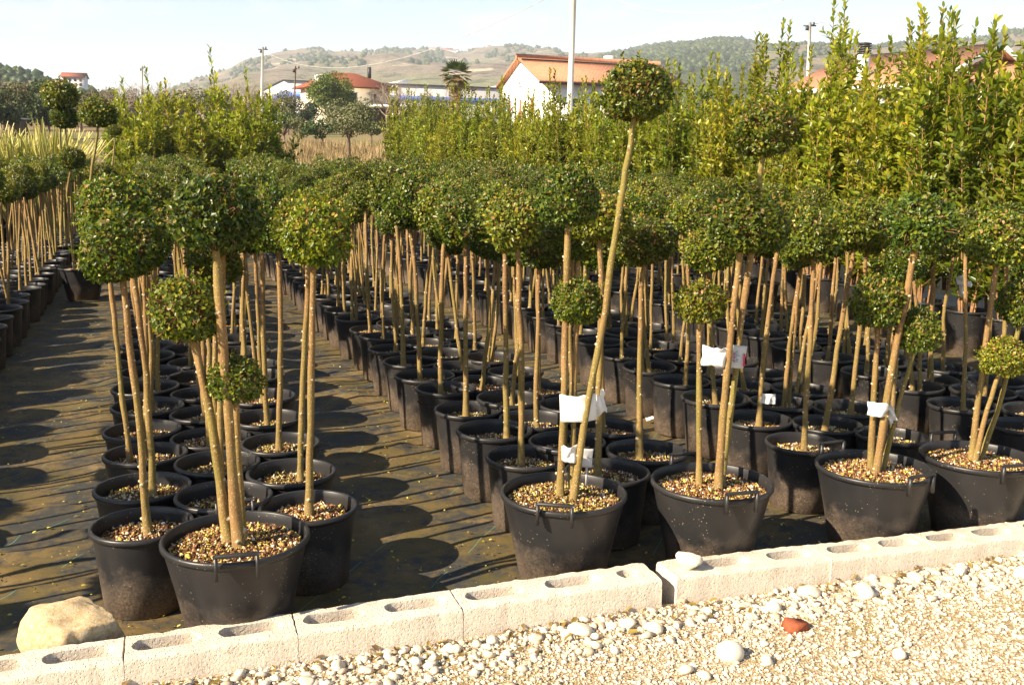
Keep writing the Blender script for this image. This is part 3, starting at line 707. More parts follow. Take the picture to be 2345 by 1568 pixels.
for key, f, al, ac in strips:
    i = cnt.get((key, f), 0); cnt[(key, f)] = i + 1
    r = np.random.default_rng(abs(hash((f, i, len(key), ord(key[0])))) % 99991)
    fix = px_fix.get((key, f, i)); j = .25 if i < 3 else 1
    x, y = world_xy(al + .018 * r.normal() * j, ac + .012 * r.normal() * j)
    if any((x - a) ** 2 + (y - b) ** 2 < .40 ** 2 for a, b in big_xy): continue
    px, py = to_px(x, y, 1.0)
    inview = -120 < px < PW + 120 and y > 2
    if not inview and not (key in ('flax', 'shade', 'second', 'last') and al < 10): continue
    cand.append((not inview, y, key, f, i, x, y, r, fix, al))
cand.sort(key=lambda c: (c[0], c[1]))
near = [c for c in cand if not c[0]][:296] + [c for c in cand if c[0]]
ids = {id(c) for c in near}; far = [c for c in cand if id(c) not in ids]
for c in near:
    _, _, key, f, i, x, y, r, fix, al = c
    lb = f'ball-headed standard tree in black pot, {fname[f]} of the {place[key]}'
    lb = lb if key not in ('open', 'dusty', 'second', 'last') else f'ball-headed standard, {fname[f]} of the {place[key]}, {ordinal(i)} from kerb'
    gp = f'standards in the {fname[f]} of the {place[key]}'
    sc_ = 1 + .157 * (max(al - 4, 0) / 16) ** 1.5
    if fix:
        sp_ = {('open', 0, 0): 'standard tree in black pot next to the big three-ball pot, nearest the boulder', ('open', 2, 0): 'yellow-green ball tree in black pot on the shadowed corner of its strip',
               ('dusty', 2, 0): 'dark green ball tree in black pot beside a big handled pot'}.get((key, f, i))
        std_tree(x, y, r, sp_ or lb, None if sp_ else gp, 1, fix[2], fix[0], fix[1])
    else: std_tree(x, y, r, lb, gp, sc_, .25 * (r.random() < .15))
# the trees too small to pick out: real stems, pots and balls in one object
parts, fm = [], []
def add_part(V, F, T, mi): parts.append((V, F, T)); fm.append(np.full(len(F), mi))
lowpot = MB(); lowpot.lathe([(.147, .0), (.175, .30), (.187, .31), (.187, .33), (.172, .33), (.168, .27)], 12); lowpot.lathe([(.001, .27), (.168, .268)], 12)
LPV = np.concatenate(lowpot.V); LPF = np.array([list(f) for f in lowpot.F])
for c in far:
    _, _, key, f, i, x, y, r, fix, al = c; o = np.array([x, y, 0]); s = 1 + .157 * (max(al - 4, 0) / 16) ** 1.5
    top = np.array([.04 * r.normal(), .04 * r.normal(), 1.19 * s + .045 * r.normal()])
    V, F, T = crown_arrays(r, 480 if y < 14.5 else 330, .88, .034 if y < 14.5 else .042); cr = .148 + .035 * r.random()
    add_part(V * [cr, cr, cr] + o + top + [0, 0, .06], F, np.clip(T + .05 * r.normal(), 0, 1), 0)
    sm = MB(); sm.tube([(0, 0, .25), top / 2 + [.01 * r.normal(), .01 * r.normal(), .1], top], .016, 5, False)
    add_part(np.concatenate(sm.V) + o, np.array([list(q) for q in sm.F]), np.full(sm.n, .3), 1)
    add_part(LPV + o, LPF, np.full(len(LPV), .5), 2)
V, F, T = join(parts)
kind(link('distant_standards', mesh_np('distant_standards', V, F, [M['ball_leaf'], M['bark'], M['pot']], {'tint': T}, False, np.concatenate(fm))), 'stuff', 'massed ball-headed standard trees filling the far ends of the strips')

# ------------------------------------------------------------------ laurels
def laurel(r, H, spread, nst, lsize, leaders, broad=1.0):
    P, D, Nn, T, L = [], [], [], [], []
    mb = MB()
    for s in range(nst):
        a = s * 2.39996 + r.random(); rad = spread * math.sqrt((s + .5) / nst); h = H * (.80 + .22 * r.random())
        if s < leaders: h = H * (1.08 + .22 * r.random())
        b = np.array([.06 * math.cos(a), .06 * math.sin(a), .38]); m_ = np.array([rad * .8 * math.cos(a), rad * .8 * math.sin(a), h * .45]); e = np.array([rad * math.cos(a) + .05 * r.normal(), rad * math.sin(a) + .05 * r.normal(), h])
        q = np.linspace(0, 1, 9)[:, None]; path = (1 - q) ** 2 * b + 2 * q * (1 - q) * m_ + q ** 2 * e
        mb.tube(path, np.linspace(.011, .003, 9), 4, False)
        n = int((h - .45) / (lsize * .26)); u = np.linspace(.10, 1, n) ** .95
        base = np.c_[[np.interp(u, q[:, 0], path[:, i]) for i in range(3)]].T
        az = np.arange(n) * 2.4 + r.random() * 6; out = np.c_[np.cos(az), np.sin(az), np.zeros(n)]
        d = unit(out * (.75 + .3 * r.random((n, 1))) * np.where(u > .93, .5, 1)[:, None] + np.array([0, 0, 1.0]) + .25 * r.normal(size=(n, 3)))
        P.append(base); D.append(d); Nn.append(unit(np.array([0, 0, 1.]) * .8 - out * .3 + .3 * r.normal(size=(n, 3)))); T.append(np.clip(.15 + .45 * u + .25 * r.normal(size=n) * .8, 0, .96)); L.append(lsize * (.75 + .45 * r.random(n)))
        for k in range(int((h - .5) / .085)):               # side shoots
            uu = .10 + .82 * r.random(); p0 = np.array([np.interp(uu, q[:, 0], path[:, i]) for i in range(3)]); az0 = r.random() * 6.28
            dr = unit(np.array([math.cos(az0), math.sin(az0), .9 + .5 * r.random()])); ln = (.12 + .16 * r.random()) * broad * (1.2 - .55 * uu)
            nn = 9; vv = np.linspace(.15, 1, nn)[:, None]; pb = p0 + dr * ln * vv; mb.tube([p0, p0 + dr * ln], [.004, .002], 3, False)
            az = np.arange(nn) * 2.4; o1 = unit(np.cross(dr, [0, 0, 1])); o2 = np.cross(dr, o1); out = np.cos(az)[:, None] * o1 + np.sin(az)[:, None] * o2
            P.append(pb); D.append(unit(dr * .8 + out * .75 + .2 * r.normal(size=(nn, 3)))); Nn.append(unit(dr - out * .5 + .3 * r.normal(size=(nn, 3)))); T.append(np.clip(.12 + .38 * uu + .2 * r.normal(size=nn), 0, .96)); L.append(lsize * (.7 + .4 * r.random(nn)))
    P, D, Nn, T, L = map(np.concatenate, (P, D, Nn, T, L))
    T = np.where(r.random(len(T)) < .004, 1.0, T)
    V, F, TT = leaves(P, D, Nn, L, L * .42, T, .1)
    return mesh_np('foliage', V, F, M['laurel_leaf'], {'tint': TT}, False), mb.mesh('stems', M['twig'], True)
LAUREL = [laurel(np.random.default_rng(300 + k), 2.62 + .1 * (k % 3), .25, 11, .084, (2, 1, 2, 1, 0, 1)[k], 1.1) for k in range(6)]
BUSHY = [laurel(np.random.default_rng(330 + k), 2.30, .42, 9, .115, (3, 2, 3, 2)[k], 1.5) for k in range(4)]
LP = pot_mesh(.40, .40, .33, .35, 24)
def laurel_plant(name, x, y, k, lib, s, label, group, r, z=0.0, pot=True):
    t = empty(name, (x, y, z), r.random() * 6.28); tag(t, label, 'laurel', group)
    fo, stx = lib[k]; b = .8 + .35 * r.random()
    put('foliage', fo, t, scale=s, col=(b * (1 + .15 * r.random()), b, b)); put('stems', stx, t, scale=s)
    if pot: put('pot', LP, t); put('soil', SOIL[0], t, (0, 0, .085))
    return t
for row in range(4):
    al = 4.6 + .2 * (row % 2)
    while al < 33:
        r = np.random.default_rng(int(al * 100) + row * 977)
        ac = float(np.interp(al, [5, 8, 11], [6.65, 6.75, 7.30])) + .52 * row + .05 * r.normal()
        x, y = world_xy(al + .05 * r.normal(), ac); px, _ = to_px(x, y, 2)
        step = .46 if al < 14 else .58
        if px < PW + 260:
            k = int(r.integers(6)); s = (.83 + .10 * r.random()) * (1 + .02 * row)
            where = ('front row facing the standards', 'second row', 'third row', 'rearmost row')[row]
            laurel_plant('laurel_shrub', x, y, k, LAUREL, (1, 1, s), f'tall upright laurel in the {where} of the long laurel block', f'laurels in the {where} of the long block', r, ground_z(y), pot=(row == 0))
        al += step
for px, yy, s, kk in [(275, 24.5, .93, 1), (330, 23.6, 1.0, 2), (392, 24.2, 1.0, 1), (450, 23.4, .98, 2), (512, 24.0, 1.05, 1), (575, 23.6, 1.02, 2), (628, 24.2, .92, 1), (300, 26, 1, 2), (365, 26, 1, 1), (430, 26.2, 1.02, 2), (490, 26, 1.05, 1), (550, 26.1, 1.05, 2), (608, 26.2, 1, 1)]:
    r = np.random.default_rng(px); x = at_y(px, 300, yy)[0]
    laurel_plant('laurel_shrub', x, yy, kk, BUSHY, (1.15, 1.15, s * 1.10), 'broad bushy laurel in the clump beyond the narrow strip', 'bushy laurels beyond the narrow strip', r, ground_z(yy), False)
for px, py, yy, lb in [(486, 112, 24.6, 'bushy laurel sending up the highest single shoot of its clump'), (340, 158, 24.2, 'bushy laurel with a tall shoot beside the concrete pole'), (568, 160, 24.3, 'bushy laurel with a stout leafy shoot above a brown cane'), (285, 182, 24.0, 'bushy laurel with a thin sparse shoot next to the dark ball trees')]:
    r = np.random.default_rng(px); p = at_y(px, py, yy); gz = float(ground_z(yy)); x = p[0]
    t = laurel_plant('laurel_shrub', x, yy, 1, BUSHY, (1, 1, .95), lb, None, r, gz, False)
    n = 34; u = np.linspace(0, 1, n); hh = p[2] - gz; z0 = hh * .55; P = np.c_[.05 * np.sin(u * 5), .03 * np.cos(u * 4), z0 + (hh - z0) * u]
    az = np.arange(n) * 2.4; out = np.c_[np.cos(az), np.sin(az), np.zeros(n)]
    V, F, T = leaves(P, unit(out * .8 + [0, 0, 1.1]), unit(-out * .4 + [0, 0, 1]), .13 * (.8 + .4 * r.random(n)), .055, np.clip(.55 + .2 * r.normal(size=n), 0, .95))
    sh = put('shoot', mesh_np('shoot', V, F, M['laurel_leaf'], {'tint': T}, False), t); sh.rotation_euler = (0, 0, -t.rotation_euler.z)
    mb = MB(); mb.tube([P[0] - [0, 0, z0 - .3], P[10], P[20], P[-1]], [.014, .010, .008, .004], 5); o = put('shoot_stem', mb.mesh('shoot_stem', M['twig'], True), t); o.rotation_euler = (0, 0, -t.rotation_euler.z)

# ------------------------------------------------------------------ striped flax clumps
def blades(r, n, H, spread):
    VV, FF, TT = [], [], []; o = 0
    for k in range(n):
        a = r.random() * 6.28; out = np.array([math.cos(a), math.sin(a), 0]); side = np.array([-math.sin(a), math.cos(a), 0]); h = H * (.6 + .4 * r.random()); lean = spread * r.random() ** .7
        m_ = 8; q = np.linspace(0, 1, m_); w = .040 * (1 - q ** 3) * (.8 + .4 * r.random()) + .002
        C = out[None] * (.12 * r.random() + lean * q ** 1.6)[:, None] + np.array([0, 0, 1.])[None] * (h * (q - .18 * lean * q ** 3))[:, None]
        t = r.random()
        V = np.stack([C - side * w[:, None] + out * .006, C - out * .004, C + side * w[:, None] + out * .006], 1).reshape(-1, 3)
        F = [(i * 3 + j, i * 3 + j + 1, i * 3 + j + 4, i * 3 + j + 3) for i in range(m_ - 1) for j in (0, 1)]
        VV.append(V); FF.append(np.array(F) + o); TT.append(np.tile([.3 + .7 * t, .15 + .2 * t, .3 + .7 * t], m_)); o += len(V)
    return mesh_np('blades', np.concatenate(VV), np.concatenate(FF), M['flax_leaf'], {'tint': np.concatenate(TT)}, True)
FLAX = [blades(np.random.default_rng(400 + k), 210, 2.2, .85) for k in range(3)]
for i, (px, yy) in enumerate([(-60, 17.6), (-15, 18.3), (30, 17.8), (70, 18.4), (108, 18.0), (142, 18.8), (8, 19.6), (55, 20.0), (100, 19.8), (-45, 20)]):
    r = np.random.default_rng(px + 500); x = at_y(px, 330, yy)[0]
    t = empty('flax_clump', (x, yy, 0), r.random() * 6); tag(t, 'pale yellow striped flax clump with long sword leaves, behind the shaded strip', 'flax', 'striped flax clumps')
    put('blades', FLAX[i % 3], t, scale=.95 + .15 * r.random(), col=(1, 1, 1)); put('pot', LP, t)

# ------------------------------------------------------------------ trees and shrubs beyond the plots
def cloud(r, clumps, n, lsize, m, name, parent, loc=(0, 0, 0), aspect=.6, col=(1, 1, 1)):
    """clumps: (x, y, z, rx, ry, rz); leaf-sized faces spread through all of them"""
    w = np.array([c[3] * c[4] * c[5] for c in clumps]) ** .67; w /= w.sum(); idx = r.choice(len(clumps), n, p=w)
    C = np.array(clumps)[idx]; d = rand_dir(n, r); rad = (.45 + .58 * r.random(n) ** .5)[:, None]
    P = C[:, :3] + d * rad * C[:, 3:]; nrm = unit(d + .7 * rand_dir(n, r) + [0, 0, .3]); D = unit(np.cross(nrm, rand_dir(n, r)) + .3 * d)
    t = np.clip(.5 + .22 * r.normal(size=n) + .12 * d[:, 2], 0, 1); L = lsize * (.6 + .8 * r.random(n))
    V, F, T = leaves(P, D, nrm, L, L * aspect, t)
    return put(name, mesh_np(name, V, F, m, {'tint': T}, False), parent, loc, col=col)
def limbs(r, mb, p, d, ln, rad, depth, spread=.55, up=.15, kids=(3, 4), n=5):
    e = p + d * ln; k = p + d * ln * .5 + .06 * ln * r.normal(size=3)
    mb.tube([p, k, e], [rad, rad * .82, rad * .62], n if depth > 2 else 3, False)
    tips = [e]
    if depth > 0:
        for _ in range(int(r.integers(*kids)) + 0):
            nd = unit(d + spread * 1.6 * r.normal(size=3) * .6 + [0, 0, up]); f = .55 + .35 * r.random()
            tips += limbs(r, mb, p + d * ln * f if r.random() < .4 else e, nd, ln * (.58 + .22 * r.random()), rad * .58, depth - 1, spread, up, kids, n)
    return tips
def bare_tree(px, py_base, d, H, label, seed, group=None, m='grey_bark', depth=5, trunk=.3, lean=0):
    r = np.random.default_rng(seed); p = at_y(px, py_base, d); t = empty('bare_tree', (p[0], d, p[2])); tag(t, label, 'bare tree', group)
    mb = MB(); tr = H * trunk; mb.tube([(0, 0, -.6), (.02 * H, 0, tr * .5), (lean, 0, tr)], [H * .036, H * .03, H * .026], 8, False); put('trunk', mb.mesh('trunk', M[m], True), t)
    mb = MB()
    for k in range(5):
        a = k * 1.257 + r.random(); limbs(r, mb, np.array([lean, 0, tr * (.85 + .15 * r.random())]), unit([math.cos(a) * .8, math.sin(a) * .8, .75 + .3 * r.random()]), H * .27, H * .015, depth - 1)
    put('branches', mb.mesh('branches', M[m], False), t); return t
def leafy_tree(name, px, py_base, d, W, H, trunk, m, label, seed, n=5000, lsize=.16, nclump=14, cat='tree', group=None, bark='dark_bark', flat=1.0, col=(1, 1, 1)):
    r = np.random.default_rng(seed); p = at_y(px, py_base, d); t = empty(name, (p[0], d, p[2])); tag(t, label, cat, group)
    cz = trunk + (H - trunk) / 2; cl = []
    for k in range(nclump):
        q = rand_dir(1, r)[0] * (.35 + .45 * r.random()); s = .30 + .2 * r.random()
        cl.append((q[0] * W / 2, q[1] * W / 2, cz + q[2] * (H - trunk) / 2, W / 2 * s, W / 2 * s, (H - trunk) / 2 * s * flat))
    mb = MB(); mb.tube([(0, 0, -.5), (.03, 0, trunk * .6), (0, 0, trunk + .1)], [W * .035, W * .028, W * .022], 7, False)
    for c in cl[:9]: mb.tube([(0, 0, trunk * .85), (c[0] * .5, c[1] * .5, (trunk + c[2]) / 2), (c[0], c[1], c[2])], [W * .018, W * .012, W * .005], 5, False)
    put('trunk', mb.mesh('trunk', M[bark], True), t); cloud(r, cl, n, lsize, M[m], 'crown', t, col=col); return t

leafy_tree('evergreen_tree', 760, 292, 118, 6.9, 6.3, 1.0, 'dark_leaf', 'round dense evergreen tree in front of the red-roofed house', 11, 12000, .2, 24, col=(1.7, 1.6, .6))
leafy_tree('evergreen_shrub', 708, 292, 116, 2.6, 3.3, .6, 'dark_leaf', 'small dark evergreen beside the cream corner of the red-roofed house', 12, 2500, .18, 8, col=(.7, .75, .9))
leafy_tree('olive_tree', 798, 352, 46, 2.9, 2.55, .75, 'olive_leaf', 'grey-green olive tree standing in the dry reeds', 13, 6500, .085, 18)
leafy_tree('olive_tree', 985, 330, 62, 2.6, 2.9, .7, 'olive_leaf', 'grey olive partly behind the far end of the laurels', 14, 3500, .10, 12)
bare_tree(886, 300, 88, 4.6, 'pale-trunked bare pruned tree beside the dark open shed', 15, trunk=.28)
bare_tree(915, 300, 112, 6.2, 'tall thin bare tree in front of the warehouse', 16, m='grey_bark')
bare_tree(640, 300, 96, 4.2, 'small bare tree under the wooden pole', 17)
bare_tree(1010, 300, 100, 4.8, 'bare tree in front of the blue band near the palm', 18)
for i, (px, d, W, H, c) in enumerate([(650, 74, 2.6, 1.9, .9), (690, 70, 2.2, 1.6, .8), (738, 66, 2.5, 1.5, .9), (905, 66, 2.4, 1.6, .85), (955, 70, 2.6, 1.9, .8), (850, 72, 2.0, 1.3, .8)]):
    leafy_tree('shrub', px, 330 - (d - 60) * .9, d, W, H, .2, 'scrub_leaf' if i % 2 else 'dark_leaf', 'low green shrub at the back edge of the dry reeds', 60 + i, 1600, .13, 8, 'shrub', 'shrubs along the dry reeds', col=(c, 1.05, c))
leafy_tree('evergreen_tree', 660, 300, 92, 3.0, 3.6, .6, 'scrub_leaf', 'thin olive-green tree at the foot of the wooden pole', 70, 2200, .15, 9, col=(.9, 1.1, .9))
r = np.random.default_rng(71)                               # hedgerow of bare and half-bare trees behind the bushy laurels
for i in range(15):
    px = 262 + i * 25 + r.integers(-8, 8); d = 95 + r.random() * 45
    if i % 5 in (1, 3): bare_tree(px, 283, d, (3.8 + 2.6 * r.random()) * d / 110, 'leafless hedgerow tree behind the bushy laurels', 80 + i, 'leafless hedgerow trees', 'grey_bark', 5, .2)
    else: leafy_tree('hedgerow_tree', px, 285, d, (3.4 + 1.2 * r.random()) * d / 110, (3.0 + 1.5 * r.random()) * d / 110, .3, 'scrub_leaf', 'brownish olive hedgerow tree behind the bushy laurels', 80 + i, 1700, .2, 9, 'tree', 'brownish hedgerow trees', 'grey_bark', col=(1, .95 + .2 * r.random(), .9))
for i, (px, d, W, H, mm, c) in enumerate([(-70, 70, 4.5, 4.2, 'scrub_leaf', 1), (10, 66, 3.6, 2.4, 'dark_leaf', .8), (-10, 95, 4.5, 4.0, 'scrub_leaf', 1.05), (45, 92, 4.8, 4.0, 'scrub_leaf', 1.1), (95, 74, 3.4, 3.9, 'dark_leaf', .75), (112, 70, 2.4, 2.2, 'dark_leaf', .85), (185, 98, 4.6, 3.4, 'scrub_leaf', 1.1), (240, 102, 4.4, 3.6, 'scrub_leaf', 1.0), (155, 110, 4.6, 3.2, 'scrub_leaf', .95)]):
    leafy_tree('hillside_tree', px, 288 if d > 80 else 296, d, W, H, .3, mm, 'olive-brown tree at the edge of the green meadow' if mm == 'scrub_leaf' else 'dark green tree at the edge of the green meadow', 120 + i, 2600, .19, 11, 'tree', 'olive-brown meadow trees' if mm == 'scrub_leaf' else 'dark meadow trees', col=(c, c, c))
# palm
r = np.random.default_rng(31); p = at_y(1046, 262, 72); t = empty('palm_tree', (p[0], 72, p[2])); tag(t, 'palm tree with ragged fan crown and shaggy brown trunk', 'palm')
topz = at_y(1046, 172, 72)[2] - p[2]; mb = MB(); mb.tube([(0, 0, -2), (.05, 0, topz * .5), (-.05, 0, topz)], [.20, .22, .26], 9, True); put('trunk', mb.mesh('trunk', M['palm_trunk'], True), t)
fr = []
for k in range(34):
    a = k * 2.4; el = 1.25 - 2.3 * (k / 34); d = unit([math.cos(a) * math.cos(el), math.sin(a) * math.cos(el), math.sin(el)]); c0 = np.array([-.05, 0, topz]) + d * .55
    n = 13; f = np.linspace(-1.1, 1.1, n); s = unit(np.cross(d, [0, 0, 1.01])); upv = np.cross(s, d)
    D = unit(d[None] * np.cos(f)[:, None] + s[None] * np.sin(f)[:, None] - np.array([0, 0, .25]))
    fr.append(leaves(np.repeat(c0[None], n, 0), D, np.repeat(upv[None], n, 0), .74 * (.8 + .3 * r.random(n)), .085, np.full(n, np.clip(.55 + .5 * (k / 34) * (k > 20) + .1 * r.normal(), 0, 1)), .3))
V, F, T = join(fr); put('fronds', mesh_np('fronds', V, F, M['palm_leaf'], {'tint': T}, False), t, col=(1.2, 1.2, 1.2))
cloud(r, [(.0, 0, topz * q, .35 + .2 * q, .35, .35) for q in (.35, .5, .65, .8)] + [(.9, 0, topz * .62, .5, .3, .3), (-.75, 0, topz * .98, .4, .2, .15)], 700, .13, M['dry_leaf'], 'dead_fronds', t, col=(.6, .5, .5))

# dry reeds between the standards and the houses: uncountable
def blade_field(name, xy, hs, w, m, r, label):
    n = len(xy); a = r.random(n) * 3.14; side = np.c_[np.cos(a), np.sin(a), np.zeros(n)] * w; lean = r.normal(size=(n, 2)) * .14 * hs[:, None]
    z = ground_z(xy[:, 1]) - .05; B = np.c_[xy, z]; tip = B + np.c_[lean, hs]; mid = B + np.c_[lean * .3, hs * .55]
    V = np.stack([B - side, B + side, mid + side * .8, tip, mid - side * .8], 1).reshape(-1, 3); F = (np.array([[0, 1, 2, 4], [4, 2, 3, 3]])[None] + (np.arange(n) * 5)[:, None, None])
    F4 = F[:, 0]; F3 = F[:, 1, :3]; t = np.repeat(r.random(n), 5)
    return kind(link(name, mesh_np(name, V, [*F4, *F3], m, {'tint': t}, False)), 'stuff', label)
r = np.random.default_rng(44); n = 9000; yy = 33 + 32 * r.random(n); pxr = 560 + 470 * r.random(n); xx = (pxr - 1172) / PF * yy
blade_field('dry_reeds', np.c_[xx, yy], .35 + .5 * r.random(n), .022, M['dry_leaf'], r, 'dry straw-coloured reeds and grass between the plots and the houses')
n = 3500; yy = 27 + 9 * r.random(n); xx = (-1 + 2 * r.random(n)) * 4 + (780 - 1172) / PF * yy
blade_field('green_reeds', np.c_[xx, yy], .35 + .6 * r.random(n), .018, M['grass'], r, 'fresh green grass tufts at the foot of the dry reeds')
n = 9000; yy = 44 + 24 * r.random(n); pxr = -260 + 420 * r.random(n); xx = (pxr - 1172) / PF * yy
blade_field('meadow_grass', np.c_[xx, yy], .25 + .35 * r.random(n), .05, M['grass'], r, 'bright green meadow grass behind the flax')

# ------------------------------------------------------------------ buildings
def prism_roof(mb, o, u, v, L, Wd, z0, z1, ov=.4, th=.14):
    """gable roof; u along the ridge, v across; o the near corner of the wall plan"""
    o = np.array([*o, 0.]); u = np.array([*u, 0.]); v = np.array([*v, 0.]); k = (z1 - z0) / (Wd / 2)
    for s0, s1 in ((-ov, Wd / 2), (Wd + ov, Wd / 2)):
        za = z0 - k * ov; A = o - u * ov + v * s0; B = o + u * (L + ov) + v * s0; C = o + u * (L + ov) + v * s1; D = o - u * ov + v * s1
        V = [[*A[:2], za], [*B[:2], za], [*C[:2], z1], [*D[:2], z1]]; V = np.array(V); V = np.r_[V, V + [0, 0, th]]
        mb.add(V, [(3, 2, 1, 0), (4, 5, 6, 7), (0, 1, 5, 4), (1, 2, 6, 5), (2, 3, 7, 6), (3, 0, 4, 7)])
def walls(mb, o, u, v, L, Wd, zb, z0, gable=None):
    o = np.array(o, float); u = np.array(u, float); v = np.array(v, float); c = [o, o + u * L, o + u * L + v * Wd, o + v * Wd]
    V = [[*p, zb] for p in c] + [[*p, z0] for p in c]; F = [(0, 1, 5, 4), (1, 2, 6, 5), (2, 3, 7, 6), (3, 0, 4, 7), (4, 5, 6, 7)]
    if gable: V += [[*(o + v * Wd / 2), gable], [*(o + u * L + v * Wd / 2), gable]]; F += [(4, 8, 7), (5, 6, 9), (4, 5, 9, 8), (7, 8, 9, 6)]
    mb.add(V, F)
def panel(name, parent, o, d, nrm, s, z, w, h, m, proud=.06, frame=None):
    """a window, shutter or door set on a wall: s along d, z its sill"""
    o = np.array([*o, 0.]); d = np.array([*d, 0.]); nrm = np.array([*nrm, 0.]); c = o + d * (s + w / 2) + nrm * proud * .5; a = math.atan2(d[1], d[0])
    mb = MB(); mb.box((c[0], c[1], z + h / 2), (w, proud, h), a); ob = mb.build(name, M[m], parent)
    if frame:
        mb = MB(); c = c + nrm * .02
        for ds, dz, ww, hh in ((0, h / 2, w + .16, .12), (0, -h / 2, w + .2, .12), (-w / 2, 0, .12, h), (w / 2, 0, .12, h)): q = c + d * ds; mb.box((q[0], q[1], z + h / 2 + dz), (ww, proud + .04, hh), a)
        mb.build('frame', M[frame], ob)
    return ob
# white gabled house with an orange tile roof
t = empty('white_house', (0, 0, 0)); tag(t, 'white gabled house with orange tile roof behind the concrete pole', 'house')
o = np.array([1.75, 68.0]); v = unit([-2.75, 7.0]); u = np.array([v[1], -v[0]]); gz = 2.0
ze = at_y(1232, 182, 68)[2]; zr = at_y(1187, 136, 71.5)[2]
mb = MB(); walls(mb, o, u, v, 10.5, 7.5, gz, ze, zr - .05); mb.build('wall', M['white_wall'], t)
mb = MB(); prism_roof(mb, o, u, v, 10.5, 7.5, ze, zr, .35, .16); rf = mb.build('roof', M['tile_orange'], t)
mb = MB(); q = o + v * 3.75
mb.tube([(*(q - u * .4), zr + .17), (*(q + u * 10.9), zr + .17)], .2, 7); mb.build('ridge_tiles', M['tile_orange'], rf, True)
mb = MB(); a = np.array([*(o - u * .02 + v * 2.75), 0])
for s in (2.95,): mb.tube([(*(o - u * .3 + v * s), ze + (zr - ze) * s / 3.75 + .26), (*(o + u * 10.8 + v * s), ze + (zr - ze) * s / 3.75 + .26)], .06, 5)
mb.build('snow_rail', M['dark_metal'], rf, True)
mb = MB(); mb.tube([(*(o - u * .36 - v * .40), ze - .23), (*(o + u * 10.9 - v * .40), ze - .23)], .08, 6); mb.build('gutter', M['dark_metal'], rf, True)
for s, w in ((1.1, .75), (3.3, .6), (5.3, .75)): panel('shutter', t, o - u * 0, v, -u, s, ze - 2.6, w, 1.5, 'shutter', .07, 'white_paint')
panel('vent', t, o, v, -u, 3.7, zr - 1.75, .28, .75, 'window_dark', .05, 'white_paint')
for s in (2.0, 5.2, 8.2): panel('window', t, o, u, -v, s, ze - 2.3, .9, 1.2, 'window_dark', .06, 'white_paint')
mb = MB(); mb.box((*(o + u * 7.5 + v * 5.2), zr - .1), (.6, .6, 1.6), math.atan2(u[1], u[0])); mb.build('chimney', M['white_wall'], rf)
# red-roofed house
t = empty('red_roofed_house', (0, 0, 0)); tag(t, 'cream house with hipped dark red roof behind the round evergreen', 'house')
o = np.array([-25.9, 136.0]); v = unit([-3.8, 6.0]); u = np.array([v[1], -v[0]]); L, Wd = 10.2, 7.4; zb = 5.2; ze = at_y(738, 196, 136)[2]; zr = at_y(788, 166, 141)[2]
mb = MB(); walls(mb, o, u, v, L, Wd, zb, ze); mb.build('wall', M['cream_wall'], t)
mb = MB(); ov = .9; c = [o - u * ov - v * ov, o + u * (L + ov) - v * ov, o + u * (L + ov) + v * (Wd + ov), o - u * ov + v * (Wd + ov)]; r1, r2 = o + u * 3.6 + v * Wd / 2, o + u * (L - 3.6) + v * Wd / 2
V = [[*p, ze - .12] for p in c] + [[*p, ze + .06] for p in c] + [[*r1, zr], [*r2, zr]]
mb.add(V, [(3, 2, 1, 0), (0, 1, 5, 4), (1, 2, 6, 5), (2, 3, 7, 6), (3, 0, 4, 7), (4, 5, 9, 8), (5, 6, 9), (6, 7, 8, 9), (7, 4, 8)]); rf = mb.build('roof', M['tile_red'], t)
mb = MB(); mb.box((*(o + u * .9 + v * 1.8), ze + .75), (1.5, 1.3, 1.5), math.atan2(u[1], u[0])); mb.build('dormer', M['white_wall'], rf)
mb = MB(); mb.box((*(o + u * 8.2 + v * 2.5), zr + .1), (.4, .4, 1.5), math.atan2(u[1], u[0])); mb.build('chimney', M['dark_metal'], rf)
panel('door', t, o, v, -u, 2.6, zb + .3, 2.0, 2.9, 'green_door', .08, 'white_paint')
for s in (1.2, 4.2, 7.2): panel('window', t, o, u, -v, s, ze - 2.0, 1.0, 1.3, 'window_dark', .06, 'white_paint')
panel('window', t, o, v, -u, 1.0, ze - 2.0, .9, 1.2, 'window_dark', .06, 'white_paint')
mb = MB(); mb.box((*(o + u * L / 2 - v * .05), zb + 2.9), (L, .2, .25), math.atan2(u[1], u[0])); mb.build('string_course', M['white_paint'], t)
# open shed on posts beside it
p = at_y(935, 268, 118); t = empty('open_shed', (p[0], 118, 0)); tag(t, 'low open shed with thin pale roof on posts', 'shed'); zt = at_y(935, 246, 118)[2]
mb = MB(); mb.box((0, 0, zt), (10.5, 6, .22), .1); mb.build('roof', M['white_paint'], t)
mb = MB(); mb.box((-.5, 2.6, zt - 1.7), (9, .2, 3.2), .1); mb.build('back_wall', M['dark_bark'], t)
for xx in (-4.6, -1.5, 1.6, 4.6): mb = MB(); mb.box((xx, -2.6, zt - 2), (.18, .18, 4.0)); mb.build('post', M['white_paint'], t)
